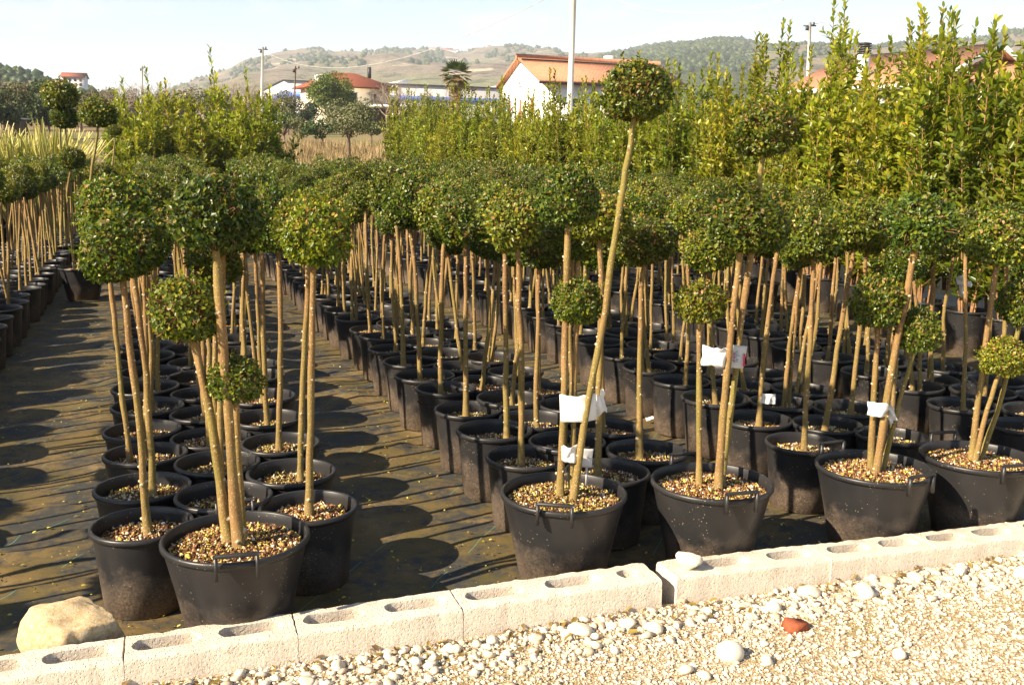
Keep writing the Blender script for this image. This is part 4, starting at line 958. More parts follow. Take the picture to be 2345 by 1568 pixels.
# warehouse
t = empty('warehouse', (0, 0, 0)); tag(t, 'long pale warehouse with a blue band behind the red-roofed house', 'warehouse')
o = np.array([-51.9, 230.0]); v = unit([-16.0, 43.0]); u = np.array([v[1], -v[0]]); zt = at_y(658, 184, 230)[2]; zb = 6.5; L, Wd = 78, 46
mb = MB(); walls(mb, o, u, v, L, Wd, zb, zt); mb.build('wall', M['warehouse'], t)
mb = MB()
a = math.atan2(u[1], u[0]); zc = at_y(658, 216, 230)[2]
mb.box((*(o + u * L / 2 - v * .06), zc), (L, .2, 1.25), a); mb.box((*(o + v * Wd / 2 - u * .06), zc), (.2, Wd, 1.25), a); mb.build('band', M['blue_band'], t)
mb = MB(); mb.box((*(o + u * L / 2 - v * .1), zt + .1), (L + .3, .3, .3), a); mb.box((*(o + v * Wd / 2 - u * .1), zt + .1), (.3, Wd + .3, .3), a); mb.build('coping', M['dark_metal'], t)
for s in (8, 22, 36, 48, 60):
    mb = MB(); P = [o + u * s + v * 6, o + u * (s + 8) + v * 6, o + u * (s + 8) + v * 34, o + u * s + v * 34]
    V = [[*p, zt - .1] for p in P] + [[*P[1], zt + 1.9], [*P[2], zt + 1.9]]; mb.add(V, [(3, 2, 1, 0), (0, 1, 4), (1, 2, 5, 4), (2, 3, 5), (0, 4, 5, 3)]); mb.build('skylight', M['white_wall'], t)
for s in (6, 20, 34, 48): panel('window', t, o, u, -v, s, zc - 3.6, 5.5, 2.0, 'grey_wall', .1)
# house with the orange roof over the laurels, and its chimney
t = empty('orange_roofed_house', (0, 0, 0)); tag(t, 'house with bright orange roof rising over the tall laurels', 'house')
rd = unit([4.0, -6.0]); pd_ = np.array([rd[1], -rd[0]]); Rn = at_y(2266, 108, 60); ridge = Rn[2]; kx = np.array([Rn[0], 60.0]); half = 5.4; eave = ridge - 2.15
o = kx + pd_ * half; u = -rd; v = -pd_; L = 9.5
mb = MB(); walls(mb, o, u, v, L, half * 2, 1.5, eave, ridge - .1); mb.build('wall', M['grey_wall'], t)
mb = MB(); prism_roof(mb, o, u, v, L, half * 2, eave, ridge, .7, .18); rf = mb.build('roof', M['tile_orange'], t)
mb = MB(); k = (ridge - eave) / half
for s0 in (-.7, half * 2 + .7):
    A = np.array([*(o - u * .74 + v * s0), eave - k * .7]); B = np.array([*(o - u * .74 + v * half), ridge]); dd = B - A
    mb.add(np.r_[[A + [0, 0, -.12], B + [0, 0, -.12], B + [0, 0, .2], A + [0, 0, .2]], [x_ + np.array([*(-u * .08), 0]) for x_ in (A + [0, 0, -.12], B + [0, 0, -.12], B + [0, 0, .2], A + [0, 0, .2])]], [(0, 1, 2, 3), (7, 6, 5, 4), (0, 4, 5, 1), (1, 5, 6, 2), (2, 6, 7, 3), (3, 7, 4, 0)])
mb.build('barge_board', M['white_paint'], rf)
mb = MB(); mb.tube([(*(o - u * .7 - v * .75), eave - k * .7 - .02), (*(o + u * (L + .7) - v * .75), eave - k * .7 - .02)], .16, 6); mb.build('fascia', M['white_paint'], rf, True)
panel('window', t, o, v, -u, half - .7, eave - .9, 1.3, 1.4, 'window_dark', .07, 'white_paint'); panel('window', t, o, u, -v, 3, eave - 2.2, 1.2, 1.3, 'window_dark', .07, 'white_paint')
cp = at_y(1977, 150, 61.5); zt1, zt2 = at_y(1977, 126, 61.5)[2], at_y(1977, 98, 61.5)[2]
mb = MB(); mb.box((cp[0], 61.5, (zt1 + 1.5) / 2), (.52, .52, zt1 - 1.5), .5); ch = mb.build('chimney', M['white_wall'], t)
mb = MB()
for q in range(5): mb.box((cp[0], 61.5, zt1 + (zt2 - zt1) * (q + .5) / 5), (.56, .56, (zt2 - zt1) / 5 * .62), .5)
mb.box((cp[0], 61.5, (zt1 + zt2) / 2), (.40, .40, zt2 - zt1), .5); mb.build('chimney_cap', M['dark_metal'], ch)
# lower wing to the side with its own roof
t = empty('side_wing', (0, 0, 0)); tag(t, 'low wing with orange tile roof beside the orange-roofed house gable', 'house'); q = at_y(2300, 150, 58)
mb = MB(); walls(mb, (q[0] - 1.5, 57.5), (.97, .24), (-.24, .97), 9, 6, 1.4, q[2] - .9, q[2] + .6); mb.build('wall', M['cream_wall'], t)
mb = MB(); prism_roof(mb, (q[0] - 1.5, 57.5), (.97, .24), (-.24, .97), 9, 6, q[2] - .9, q[2] + .7, .5, .16); mb.build('roof', M['tile_orange'], t)
# three-storey block on the near hillside
p = at_y(160, 201, 345); z1 = at_y(160, 176, 345)[2]
t = empty('hillside_block', (p[0], 345, 0)); tag(t, 'small white three-storey block with red roof on the near hillside', 'house')
mb = MB(); u = unit([1, .25]); v = np.array([-u[1], u[0]]); o = np.array([-2.2, -1.0]); walls(mb, o, u, v, 7.0, 8, p[2] - 4, z1, z1 + 1.3); mb.build('wall', M['white_wall'], t)
mb = MB(); prism_roof(mb, o, u, v, 7.0, 8, z1, z1 + 1.4, .5, .2); mb.build('roof', M['tile_red'], t)
for k in range(3):
    for j in range(4): panel('window', t, o, u, -v, .5 + j * 1.65, z1 - 1.5 - k * 1.45, .8, .95, 'window_dark' if (j + k) % 3 else 'shutter', .08)
# farm houses on the hills, each a few pixels across
def far_house(px, py, d, w, h, label, roofm='tile_orange', seed=0):
    p = at_y(px, py, d); t = empty('hill_house', (p[0], d, p[2])); tag(t, label, 'house', 'white houses on the far ridge')
    r = np.random.default_rng(int(px)); a = r.normal() * .3; u = np.array([math.cos(a), math.sin(a)]); v = np.array([-u[1], u[0]]); o = -u * w / 2
    mb = MB(); walls(mb, o, u, v, w, w * .6, -6, h, h + w * .12); mb.build('wall', M['white_wall'], t); mb = MB(); prism_roof(mb, o, u, v, w, w * .6, h, h + w * .13, .6, .4); mb.build('roof', M[roofm], t)
for px, py, w, h in [(690, 125, 30, 8), (702, 127, 24, 7), (770, 127, 26, 7), (808, 128, 18, 6), (835, 127, 20, 7), (940, 123, 20, 7), (985, 122, 40, 9), (1012, 124, 46, 9), (1030, 126, 34, 8), (1005, 135, 20, 8)]:
    far_house(px, py, 2480, w, h, 'tiny white house on the ridge of the far bare hill')
for px, py, w, h in [(572, 188, 14, 5), (598, 187, 12, 5), (585, 196, 12, 5)]: far_house(px, py, 1500, w, h, 'tiny white house on the ridge of the far bare hill')
# low pale sheds on the near hillside
for px, py, d, w in [(92, 219, 280, 6.5), (75, 222, 270, 4.5)]:
    p = at_y(px, py, d); t = empty('farm_shed', (p[0], d, p[2])); tag(t, 'long low pale farm shed on the near hillside', 'shed', 'pale sheds on the near hillside'); mb = MB(); mb.box((0, 0, -.8), (w, 3, 2.6), .1); mb.build('wall', M['white_wall'], t); mb = MB(); mb.box((0, 0, .6), (w + .4, 3.4, .3), .1); mb.build('roof', M['grey_wall'], t)
p = at_y(32, 272, 68); t = empty('field_shelter', (p[0], 68, p[2])); tag(t, 'field shelter with flat pale roof at the green meadow', 'shed')
mb = MB(); mb.box((0, 0, 0), (1.5, 1.6, .07)); mb.build('roof', M['white_paint'], t); mb = MB(); mb.box((.1, .3, -.6), (.9, .9, 1.1)); mb.build('wall', M['dark_bark'], t)
for s in (-.65, .65): mb = MB(); mb.box((s, -.5, -.8), (.06, .06, 1.6)); mb.build('post', M['pole_wood'], t)
# woods along the ridges and dark copses on the slopes
r = np.random.default_rng(90); P, S = [], []
def wood(k, pxs, tr, n, s0, clump=0.0):
    cols, ridge, point = HILLP[k]
    for _ in range(n):
        px = pxs[0] + (pxs[1] - pxs[0]) * r.random(); t = tr[0] + (tr[1] - tr[0]) * r.random() ** .8
        if clump and N3.fbm(np.array(px * .022 + 3.3 * k), np.array(t * 9.0), 3) < clump: continue
        q = np.array(point(px, float(np.interp(px, cols, ridge)), t)); s = s0 * (.55 + .8 * r.random()); P.append(q + [0, 0, s * .3]); S.append((s, s, s * (.8 + .5 * r.random())))
wood(0, (340, 1340), (.3, 1), 3600, 3.8, .45); wood(0, (760, 1010), (.95, 1.0), 150, 5.5); wood(0, (640, 700), (.97, 1), 40, 5); wood(0, (380, 420), (.96, 1), 30, 5); wood(0, (870, 1010), (.6, .97), 420, 5.5, .4)
wood(1, (1280, 1760), (.2, 1), 3200, 3.4); wood(1, (1440, 1540), (.97, 1), 120, 4); wood(2, (1680, 2700), (.3, 1), 3000, 2.6, .40); wood(3, (-250, 260), (.2, 1), 520, 1.7, .42)
ico = bmesh.new(); bmesh.ops.create_icosphere(ico, subdivisions=2, radius=1); IV = np.array([v_.co for v_ in ico.verts]); IF = np.array([[v_.index for v_ in f_.verts] for f_ in ico.faces]); ico.free()
ico = bmesh.new(); bmesh.ops.create_icosphere(ico, subdivisions=1, radius=1); IV1 = np.array([v_.co for v_ in ico.verts]); IF1 = np.array([[v_.index for v_ in f_.verts] for f_ in ico.faces]); ico.free()
V, F, T = blobs(np.array(P), np.array(S), r.random(len(P)), r, IV1, IF1, .20, np.repeat(np.eye(3)[None], len(P), 0))
kind(link('hill_woods', mesh_np('hill_woods', V, F, M['dark_leaf'], {'tint': T}, False)), 'stuff', 'dark woods and copses scattered over the hills')

# ------------------------------------------------------------------ poles and cables
def pole(px_top, py_top, px_b, py_b, d, r0, r1, m, label, extra=0.0, cap=True):
    A, B = at_y(px_b, py_b, d), at_y(px_top, py_top, d); dr = unit(B - A); gz = float(ground_z(d)); A = A - dr * ((A[2] - gz) / max(dr[2], .1) + .5); B = B + dr * extra
    t = empty('utility_pole', tuple(A)); tag(t, label, 'pole'); mb = MB(); mb.tube([(0, 0, 0), (B - A) / 2, B - A], [r0, (r0 + r1) / 2, r1], 12); put('shaft', mb.mesh('shaft', M[m], True), t)
    mb = MB(); e = B - A; mb.box(e + [0, 0, -.25], (.9 * cap + .1, .10, .10)); mb.box(e + [.3, 0, -.1], (.12, .12, .25)); mb.box(e + [-.2, 0, -.45], (.2, .22, .3)); put('crossarm', mb.mesh('crossarm', M['dark_metal']), t)
    return B
T1 = pole(326, 152, 323, 250, 138, .17, .12, 'pole_concrete', 'pale concrete pole behind the first tall laurel shoot', cap=.4)
T2 = pole(602, 108, 599, 235, 108, .16, .11, 'pole_concrete', 'slim pale concrete pole in front of the far hill')
T3 = pole(1314, 0, 1306, 210, 47, .155, .11, 'pole_concrete', 'thick pale concrete pole in front of the white gabled house', 1.1)
T4 = pole(1855, 52, 1852, 130, 82, .17, .12, 'pole_concrete', 'concrete pole with lamp bracket above the laurels')
T5 = pole(677, 152, 672, 290, 100, .11, .07, 'pole_wood', 'thin dark wooden pole beside the red-roofed house', cap=.2)
mb = MB(); mb.tube([T4 + [0, 0, -.2], T4 + [.9, 0, .05], T4 + [1.3, 0, .0]], [.05, .05, .12], 6); o = mb.build('lamp_bracket', M['grey_plastic'], [x_ for x_ in COL.objects if x_.get('label', '').startswith('concrete pole with lamp')][0]); o.location = -Vector(o.parent.location)
def cable(A, B, sag, rad, label, m='cable', twist=0.0):
    q = np.linspace(0, 1, 80)[:, None]; P = A + (B - A) * q; P[:, 2] -= sag * 4 * q[:, 0] * (1 - q[:, 0])
    mb = MB()
    if twist:
        for ph in (0, 3.14):
            PP = P.copy(); PP[:, 2] += twist * np.sin(np.arange(80) * 1.4 + ph); PP[:, 0] += twist * np.cos(np.arange(80) * 1.4 + ph) * .3; mb.tube(PP, rad, 4)
    else: mb.tube(P, rad, 4)
    o = mb.build('overhead_cable', M[m]); tag(o, label, 'cable'); return o
cable(T2 + [0, 0, -.4], T3 + [0, 0, -.4], 2.6, .011, 'pale twisted cable sagging from slim pole to thick pole', twist=.018)
cable(T1 + [0, 0, -.3], T2 + [0, 0, -.3], 2.2, .012, 'thin cable between the two slim pale poles')
T6 = pole(2500, -420, 2500, 300, 30, .16, .12, 'pole_concrete', 'concrete pole at the near end of the twisted cable')
cable(T3 + [0, 0, -.3], T6, 3.0, .009, 'pale twisted cable sagging away from the thick pole top', twist=.015)

# ------------------------------------------------------------------ kerb of hollow concrete blocks
KD = np.array([math.cos(R(19.5)), math.sin(R(19.5))]); KN = np.array([-KD[1], KD[0]]); K0 = np.array([.575, 3.4235]); KTOP, KW = .17, .170
def kerb_top(s): return float(np.interp(s, [-2.4, -.02, .04, 1.7], [.124, .150, .143, .108]))
def kerb_block(s0, s1, holes, label, seed, tilt=0.0, shift=0.0, group=None):
    r = np.random.default_rng(seed); L = s1 - s0; nz = VNoise(seed)
    def loop_rect(ins):
        pts = []; step = .022; cr = .012
        for (x0, y0), (x1, y1) in (((ins, ins), (L - ins, ins)), ((L - ins, ins), (L - ins, KW - ins)), ((L - ins, KW - ins), (ins, KW - ins)), ((ins, KW - ins), (ins, ins))):
            n = max(2, int(math.hypot(x1 - x0, y1 - y0) / step))
            for k in range(n): q = k / n; pts.append((x0 + (x1 - x0) * q, y0 + (y1 - y0) * q))
        return pts
    bm = bmesh.new()
    n0 = len(loop_rect(0))
    rough = r.normal(size=n0) * .0016 + np.array([.006 * max(0, r.random() - .86) * 6 for _ in range(n0)])
    base = loop_rect(0); cx, cy = L / 2, KW / 2
    def ring(ins, z, jit):
        out_ = []
        for k, (x, y) in enumerate(base):
            e = ins + rough[k] * jit; nx_ = min(max(x, e * .35), L - e * .35); ny_ = min(max(y, e), KW - e); out_.append(bm.verts.new((nx_, ny_, z + (r.normal() * .0009 if z > .1 else 0))))
        return out_
    rings = [ring(0, -.03, 0), ring(0, .06, .5), ring(0, KTOP - .016, 1), ring(.003, KTOP - .006, 1.2), ring(.010, KTOP, 1.6)]
    for a, b in zip(rings[:-1], rings[1:]):
        for k in range(n0): bm.faces.new((a[k], a[(k + 1) % n0], b[(k + 1) % n0], b[k]))
    edges = [bm.edges.get((rings[-1][k], rings[-1][(k + 1) % n0])) for k in range(n0)]
    for (h0, h1) in holes:
        a0, a1 = h0 - s0 - .008, h1 - s0 + .012; w = .037; yc = KW / 2 + .004; pts = []
        for k in range(7): an = math.pi / 2 + math.pi * k / 6; pts.append((a0 + w + w * math.cos(an), yc + w * math.sin(an)))
        m_ = max(2, int((a1 - a0 - 2 * w) / .03))
        for k in range(1, m_): pts.append((a0 + w + (a1 - a0 - 2 * w) * k / m_, yc - w))
        for k in range(7): an = -math.pi / 2 + math.pi * k / 6; pts.append((a1 - w + w * math.cos(an), yc + w * math.sin(an)))
        for k in range(1, m_): pts.append((a1 - w - (a1 - a0 - 2 * w) * k / m_, yc + w))
        top = [bm.verts.new((x + r.normal() * .0012, y + r.normal() * .0012, KTOP + r.normal() * .0006)) for x, y in pts]; n = len(pts)
        mid = [bm.verts.new((x + (yc - y) * 0 + r.normal() * .001, y + r.normal() * .001, KTOP - .007)) for x, y in pts]
        c0 = sum(p[0] for p in pts) / n
        bot = [bm.verts.new((c0 + (x - c0) * .93, yc + (y - yc) * .9, .0)) for x, y in pts]
        for k in range(n):
            for a, b in ((top, mid), (mid, bot)): bm.faces.new((b[k], b[(k + 1) % n], a[(k + 1) % n], a[k]))
        bm.faces.new(list(reversed(bot)))
        edges += [bm.edges.get((top[k], top[(k + 1) % n])) for k in range(n)]
    bmesh.ops.triangle_fill(bm, use_beauty=True, use_dissolve=False, edges=edges)
    for v_ in bm.verts:
        q = float(nz(v_.co.x * 26 + 9, v_.co.z * 26 + v_.co.y * 26 + 9)) - .5; 
        if v_.co.z > .02: v_.co.y += q * .003; v_.co.z += q * .002
    bmesh.ops.recalc_face_normals(bm, faces=bm.faces)
    me = bpy.data.meshes.new('kerb_block'); bm.to_mesh(me); bm.free(); me.materials.append(M['concrete']); me.polygons.foreach_set('use_smooth', np.ones(len(me.polygons), bool)); me.set_sharp_from_angle(angle=R(38))
    p = K0 + KD * s0 + KN * shift; o = link('kerb_block', me); o.location = (p[0], p[1], kerb_top(s0) - KTOP); o.rotation_euler = (0, -math.atan2(kerb_top(s1) - kerb_top(s0), L) + tilt * .3, R(19.5)); tag(o, label, 'concrete block', group)
    return o
G_ = 'plain hollow kerb blocks'
kerb_block(-3.50, -2.931, [(-3.4, -3.22), (-3.15, -2.97)], 'pale hollow concrete kerb block in the unbroken row past the boulder', 1, group=G_ + ' past the boulder')
kerb_block(-2.93, -2.401, [(-2.88, -2.70), (-2.63, -2.45)], 'pale hollow concrete kerb block in the unbroken row past the boulder', 2, .004, group=G_ + ' past the boulder')
kerb_block(-2.40, -1.851, [(-2.33, -2.14), (-2.08, -1.89)], 'hollow concrete kerb block right in front of the yellow boulder', 3, .003)
kerb_block(-1.85, -1.326, [(-1.82, -1.63), (-1.56, -1.37)], 'hollow concrete kerb block below the big three-ball pot by the boulder', 4)
kerb_block(-1.325, -.7715, [(-1.29, -1.10), (-1.015, -.815)], 'hollow concrete kerb block between boulder side and the open aisle', 5, -.003)
kerb_block(-.770, -.012, [(-.73, -.53), (-.43, -.23), (-.145, -.075)], 'long kerb block with a broken end at the wide gap', 6, .002)
kerb_block(.048, .7205, [(.215, .40), (.50, .685)], 'kerb block with a white stone on top, across the wide gap', 7, -.002, .006)
kerb_block(.722, 1.237, [(.78, .96), (1.03, 1.20)], 'hollow kerb block after the cracked joint, below two handled pots', 8, .002)
kerb_block(1.238, 1.759, [(1.275, 1.45), (1.515, 1.70)], 'hollow kerb block at the unbroken end of the kerb', 9, -.002)
kerb_block(1.760, 2.30, [(1.80, 1.98), (2.05, 2.23)], 'hollow kerb block beyond the last handled pot', 10)
kerb_block(2.305, 2.85, [(2.35, 2.53), (2.60, 2.78)], 'hollow kerb block furthest along past the last handled pot', 11)

# ------------------------------------------------------------------ stones
def stone_mesh(seed, sub=3, rough=.22, angular=0.0):
    r = np.random.default_rng(seed); bm = bmesh.new(); bmesh.ops.create_icosphere(bm, subdivisions=sub, radius=1); nz = VNoise(seed)
    cuts = [(rand_dir(1, r)[0], (.62 if angular < 10 else .48) + .25 * r.random()) for _ in range(int(angular))]
    for v_ in bm.verts:
        p = np.array(v_.co)
        for n_, d_ in cuts:
            k = p @ n_ - d_
            if k > 0: p = p - n_ * k * .9
        f = 1 + rough * (float(nz.fbm(p[0] * 1.7 + 9, p[1] * 1.7 + p[2] * 1.3 + 9, 4)) - .47) * 2
        v_.co = p * f
    me = bpy.data.meshes.new('stone'); bm.to_mesh(me); bm.free(); me.polygons.foreach_set('use_smooth', np.ones(len(me.polygons), bool)); return me
me = stone_mesh(3, 5, .20, 9); me.materials.append(M['boulder']); o = link('boulder', me); o.location = (-1.43, 3.035, .09); o.scale = (.165, .125, .145); o.rotation_euler = (.1, -.12, R(14)); tag(o, 'rough yellow-white boulder behind the hollow kerb blocks', 'boulder')
me = stone_mesh(8, 3, .25, 14); me.materials.append(M['pebble']); me.attributes.new('tint', 'FLOAT', 'POINT').data.foreach_set('value', np.full(len(me.vertices), .8, np.float32))
p = K0 + KD * .135 + KN * .075; o = link('stone', me); o.location = (p[0], p[1], kerb_top(.135) + .024); o.scale = (.058, .050, .056); tag(o, 'white chipped stone lying on top of the kerb', 'stone')
SM = []
for k in range(6):
    me = stone_mesh(20 + k, 3, (.10, .22, .2, .2, .2, .2)[k], (0, 3, 6, 4, 8, 5)[k]); me.materials.append(M['pebble']); me.attributes.new('tint', 'FLOAT', 'POINT').data.foreach_set('value', np.full(len(me.vertices), (.82, .66, .5, .74, .6, .08)[k], np.float32)); SM.append(me)
big_stones = [(1672, 1490, 31, 0, 'smooth round white cobble lying alone on the gravel'), (1757, 1505, 19, 3, 'small white cobble beside the round white cobble'), (1328, 1432, 28, 1, None), (1437, 1420, 24, 3, None), (1497, 1430, 24, 1, None), (1853, 1345, 27, 2, None), (1980, 1342, 32, 3, None), (2035, 1318, 20, 5, 'orange-brown stone at the foot of the kerb'),
    (1572, 1524, 20, 4, None), (1612, 1538, 17, 1, None), (1225, 1448, 18, 4, None), (775, 1512, 20, 2, None), (838, 1524, 16, 1, None), (1128, 1452, 17, 1, None), (1620, 1392, 16, 3, None), (1772, 1382, 18, 0, None), (2096, 1312, 20, 1, None), (2345, 1305, 22, 0, None), (2060, 1490, 16, 0, None), (1890, 1290, 14, 2, None), (1940, 1362, 13, 5, 'flat rusty stone near the foot of the kerb'), (700, 1548, 22, 4, None), (655, 1560, 18, 2, None), (2200, 1300, 18, 3, None), (1560, 1370, 15, 5, 'tan stone below the wide gap in the kerb')]
for i, (px, py, rp, k, lb) in enumerate(big_stones):
    p = at_z(px, py + rp * .25, .05); rad = rp * math.hypot(p[1], 1.6) / PF; z = float(gravel_h(p[0], p[1])); o = link('cobble', SM[k]); o.location = (p[0], p[1], z + rad * (.42 if k == 0 else .30)); o.scale = (rad, rad * (.9 if k == 0 else .78), rad * (.78 if k == 0 else .58)); o.rotation_euler = (0, 0, i * 1.3)
    tag(o, lb or 'larger pale cobble among the gravel along the kerb', 'stone', None if lb else 'larger cobbles among the gravel')
p = at_z(1820, 1430, .05); mb = MB(); rb = np.random.default_rng(4)
mb.add(np.array([[-.05, -.028, -.02], [.038, -.034, -.02], [.05, .026, -.02], [-.03, .034, -.02], [-.046, -.024, .016], [.030, -.030, .024], [.044, .014, .013], [-.026, .030, .019]]), [(3, 2, 1, 0), (4, 5, 6), (4, 6, 7), (0, 1, 5, 4), (1, 2, 6, 5), (2, 3, 7, 6), (3, 0, 4, 7)])
o = mb.build('brick_shard', M['brick_red']); o.location = (p[0], p[1], float(gravel_h(p[0], p[1])) + .014); o.rotation_euler = (.1, .12, .5); tag(o, 'broken piece of red brick on the gravel', 'brick')
# gravel: uncountable small pebbles
r = np.random.default_rng(77)
def pebble_layer(n, lo, hi, alr, acr):
    al = alr[0] + (alr[1] - alr[0]) * r.random(n); ac = acr[0] + (acr[1] - acr[0]) * r.random(n); x, y = world_xy(al, ac)
    pxs, pys = to_px(x[0], y[0], 0)
    s = lo + (hi - lo) * r.random(n) ** 3; P = np.c_[x, y, gravel_h(x, y) + s * .35]; S = np.c_[s * (1 + .45 * r.random(n)), s * (.8 + .3 * r.random(n)), s * (.5 + .25 * r.random(n))]
    t = np.clip(.50 + .28 * r.normal(size=n), .1, 1); t = np.where(r.random(n) < .05, .04 + .05 * r.random(n), t)
    a = r.random(n) * 6.28; ti = r.normal(size=n) * .35; ca, sa, ct, st = np.cos(a), np.sin(a), np.cos(ti), np.sin(ti); z = np.zeros(n)
    Rm = np.stack([np.stack([ca, -sa * ct, sa * st], -1), np.stack([sa, ca * ct, -ca * st], -1), np.stack([z, st, ct], -1)], 1)
    return blobs(P, S, t, r, IV1, IF1, .17, Rm)
V, F, T = join([pebble_layer(44000, .0028, .0085, (1.9, 3.035), (-1.1, 3.9)), pebble_layer(900, .008, .016, (1.9, 3.03), (-1.1, 3.9)), pebble_layer(1300, .009, .022, (2.78, 3.03), (-1.1, 3.9)), pebble_layer(5000, .006, .016, (.9, 1.9), (-1.5, 4.0))])
kind(link('gravel', mesh_np('gravel', V, F, M['pebble'], {'tint': T}, False)), 'stuff', 'loose white and tan limestone gravel in front of the kerb')
# fallen leaves: uncountable
n = 6000; al = 3.2 + 9 * r.random(n) ** 1.5; ac = -2.2 + 5.6 * r.random(n)
P = np.c_[world_xy(al, ac)]
P = np.stack(world_xy(al, ac), 1); z = fabric_h(al, ac) + .003; P = np.c_[P, z]
nrm = unit(np.array([0, 0, 1.]) + .45 * rand_dir(n, r)); D = np.cross(nrm, rand_dir(n, r)); L = .007 + .013 * r.random(n) ** 2
t = np.where(r.random(n) < .40, .55 + .4 * r.random(n), .4 * r.random(n))
k2 = 420; a2 = 3.03 - .16 * r.random(k2) ** 2; c2 = -1.0 + 4.8 * r.random(k2); x2, y2 = world_xy(a2, c2); P2_ = np.c_[x2, y2, gravel_h(x2, y2) + .012]; n2 = unit(np.array([0, 0, 1.]) + .6 * rand_dir(k2, r)); L2 = .014 + .03 * r.random(k2) ** 2
V, F, T = join([leaves(P, D, nrm, L, L * .6, t), leaves(P2_, np.cross(n2, rand_dir(k2, r)), n2, L2, L2 * .42, .32 * r.random(k2))]); kind(link('leaf_litter', mesh_np('leaf_litter', V, F, M['litter'], {'tint': T}, False)), 'stuff', 'small fallen yellow and brown leaves on the black fabric')

# ------------------------------------------------------------------ tags, ribbons and scraps
def sheet_thing(name, px, py, y, wpx, hpx, label, cat, m, bend=.03, seed=0, crumple=.006, roll=0.0, taper=1.0, yaw=0.0, ragged=.0):
    r = np.random.default_rng(seed); nz = VNoise(seed + 5); c = at_y(px, py, y); w, h = wpx * y / PF, hpx * y / PF; nu, nv = 15, 9; V = []
    for j in range(nv):
        for i in range(nu):
            a, b = i / (nu - 1) - .5, j / (nv - 1) - .5; x = a * w * (1 + (taper - 1) * (b + .5)); z = b * h * (1 + ragged * (float(nz(a * 7 + 9, 3)) - .5) * 2)
            d = bend * (1 - 4 * a * a) + crumple * (float(nz(a * 4 + 20, b * 3 + 20)) - .5) * 2.6
            x, z = x * math.cos(roll) - z * math.sin(roll), x * math.sin(roll) + z * math.cos(roll); V.append((x * math.cos(yaw) + d * math.sin(yaw), -d * math.cos(yaw) + x * math.sin(yaw), z))
    V = np.array(V); t_ = .0022; V2 = V + [0, t_, 0]; F = []
    for j in range(nv - 1):
        for i in range(nu - 1): a = j * nu + i; F += [(a, a + 1, a + nu + 1, a + nu), (a + nu + nu * nv, a + nu + 1 + nu * nv, a + 1 + nu * nv, a + nu * nv)]
    rim = list(range(nu)) + [j * nu + nu - 1 for j in range(1, nv)] + [(nv - 1) * nu + i for i in range(nu - 2, -1, -1)] + [j * nu for j in range(nv - 2, 0, -1)]
    for a, b in zip(rim, rim[1:] + rim[:1]): F.append((b, a, a + nu * nv, b + nu * nv))
    o = link(name, mesh_np(name, np.r_[V, V2], F, M[m])); o.location = tuple(c); tag(o, label, cat); return o
yb = [b[1] for b in big_xy]
sheet_thing('plant_tag', 1324, 932, yb[1] + .005, 86, 64, 'large white paper tag wrapped round the leaning stem of tallest tree', 'tag', 'paper', .035, 1, .004, .06, 1.0, 0, .08)
sheet_thing('plant_tag', 1368, 922, yb[1] + .045, 52, 50, 'torn white paper flap behind the leaning stem', 'tag', 'paper', .02, 2, .012, .28, .9, .5, .25)
sheet_thing('plant_tag', 1305, 1036, yb[1] + .0, 40, 40, 'small crumpled white tag low on the stems of tallest tree', 'tag', 'paper', .035, 3, .010, .05, 1.0, 0, .1)
o = sheet_thing('plant_tag', 1342, 1048, yb[1] + .04, 34, 46, 'grey plastic tag on a spike in the handled pot', 'tag', 'grey_plastic', .004, 4, .002, -.12, .9, .2)
mb = MB(); mb.box((.004, .004, -.07), (.008, .006, .09)); put('spike', mb.mesh('spike', M['grey_plastic']), o)
sheet_thing('plant_tag', 1638, 815, yb[2] - .012, 62, 42, 'crumpled white tissue tied between two stems', 'tag', 'paper', .03, 5, .012, -.05, 1.0, 0, .14)
o = sheet_thing('plant_tag', 1690, 817, yb[2] + .015, 36, 54, 'grey-white printed plastic tag with red edge and blue print', 'tag', 'grey_plastic', .004, 6, .001, -.12, 1.1, .25)
s_ = yb[2] / PF
mb = MB()
for k in range(6): mb.box((-.010 + .004 * (k % 2), -.012, -.018 + .0085 * k), (.020 - .006 * (k % 3), .0012, .0036), .25)
put('print', mb.mesh('print', M['print_blue']), o)
mb = MB(); mb.box((.024, -.004, -.012), (.007, .0016, .052), .25); put('red_edge', mb.mesh('red_edge', M['print_red']), o)
mb = MB()
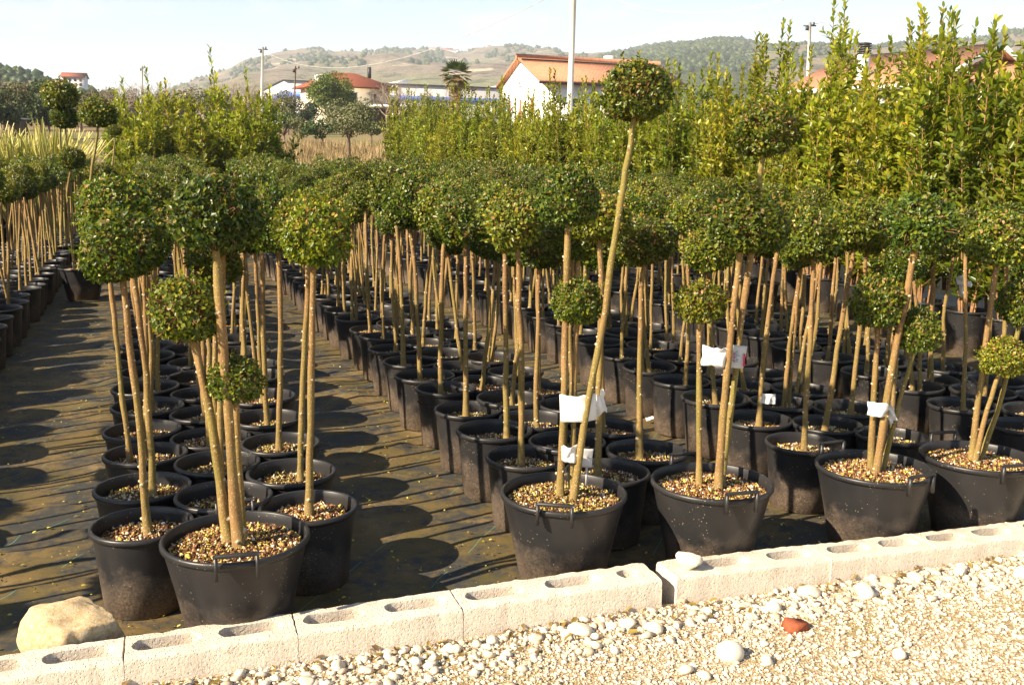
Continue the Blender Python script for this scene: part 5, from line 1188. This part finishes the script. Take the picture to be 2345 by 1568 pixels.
for k in range(3): mb.box((-.019, -.0145, -.012 + .013 * k), (.005, .0012, .008), .25)
put('red_print', mb.mesh('red_print', M['print_red']), o)
sheet_thing('plant_tag', 1760, 913, 5.0, 36, 24, 'white paper tag lying at the foot of a standard in second strip', 'tag', 'paper', .01, 7, .008, -.05, .9)
sheet_thing('plant_tag', 2012, 935, yb[3] - .014, 52, 34, 'white cloth strip knotted round two stems', 'tag', 'paper', .03, 8, .008, .0, 1.0, 0, .1)
sheet_thing('plant_tag', 2040, 948, yb[3] + .01, 26, 40, 'loose hanging end of white cloth strip on two stems', 'tag', 'paper', .012, 9, .014, .5, .6, .2, .2)
for k, (px, py, w, h, ro, lb) in enumerate([(2200, 640, 24, 22, .3, 'white ribbon knot on a stem in front of the laurel pot'), (2203, 664, 14, 34, .25, 'hanging tail of the white ribbon in front of laurel pot'), (2216, 650, 26, 14, -.1, 'side loop of the white ribbon in front of laurel pot')]):
    sheet_thing('ribbon', px, py, 6.4, w, h, lb, 'ribbon', 'paper', .012, 20 + k, .012, ro, .7, .2, .2)
o = sheet_thing('paper_scrap', 1490, 958, 5.05, 28, 12, 'white paper scrap on the ground between two strips', 'paper', 'paper', .005, 31, .004, .25); o.rotation_euler = (R(-60), 0, 0); o.location = (*at_z(1490, 958, .03)[:2], .03)
p = at_z(1532, 632, .12); o = sheet_thing('plastic_sheet', 1532, 625, p[1], 56, 22, 'crumpled sky-blue plastic sheet lying between laurel pots', 'plastic', 'blue_plastic', .05, 33, .03, .05, 1.0, 0, .3)

# ------------------------------------------------------------------ the hazy air over the valley
hz = MB(); hz.box((0, 1900, 160), (9000, 4400, 345)); m, nt, out = mat('haze_air'); g = NT(nt); pv = g.n('ShaderNodeVolumePrincipled'); pv.inputs['Color'].default_value = (.88, .93, 1.0, 1); pv.inputs['Density'].default_value = .00026; pv.inputs['Anisotropy'].default_value = .0
g.l(pv.outputs[0], out.inputs['Volume']); kind(hz.build('haze', m), 'stuff', 'pale haze over the valley')
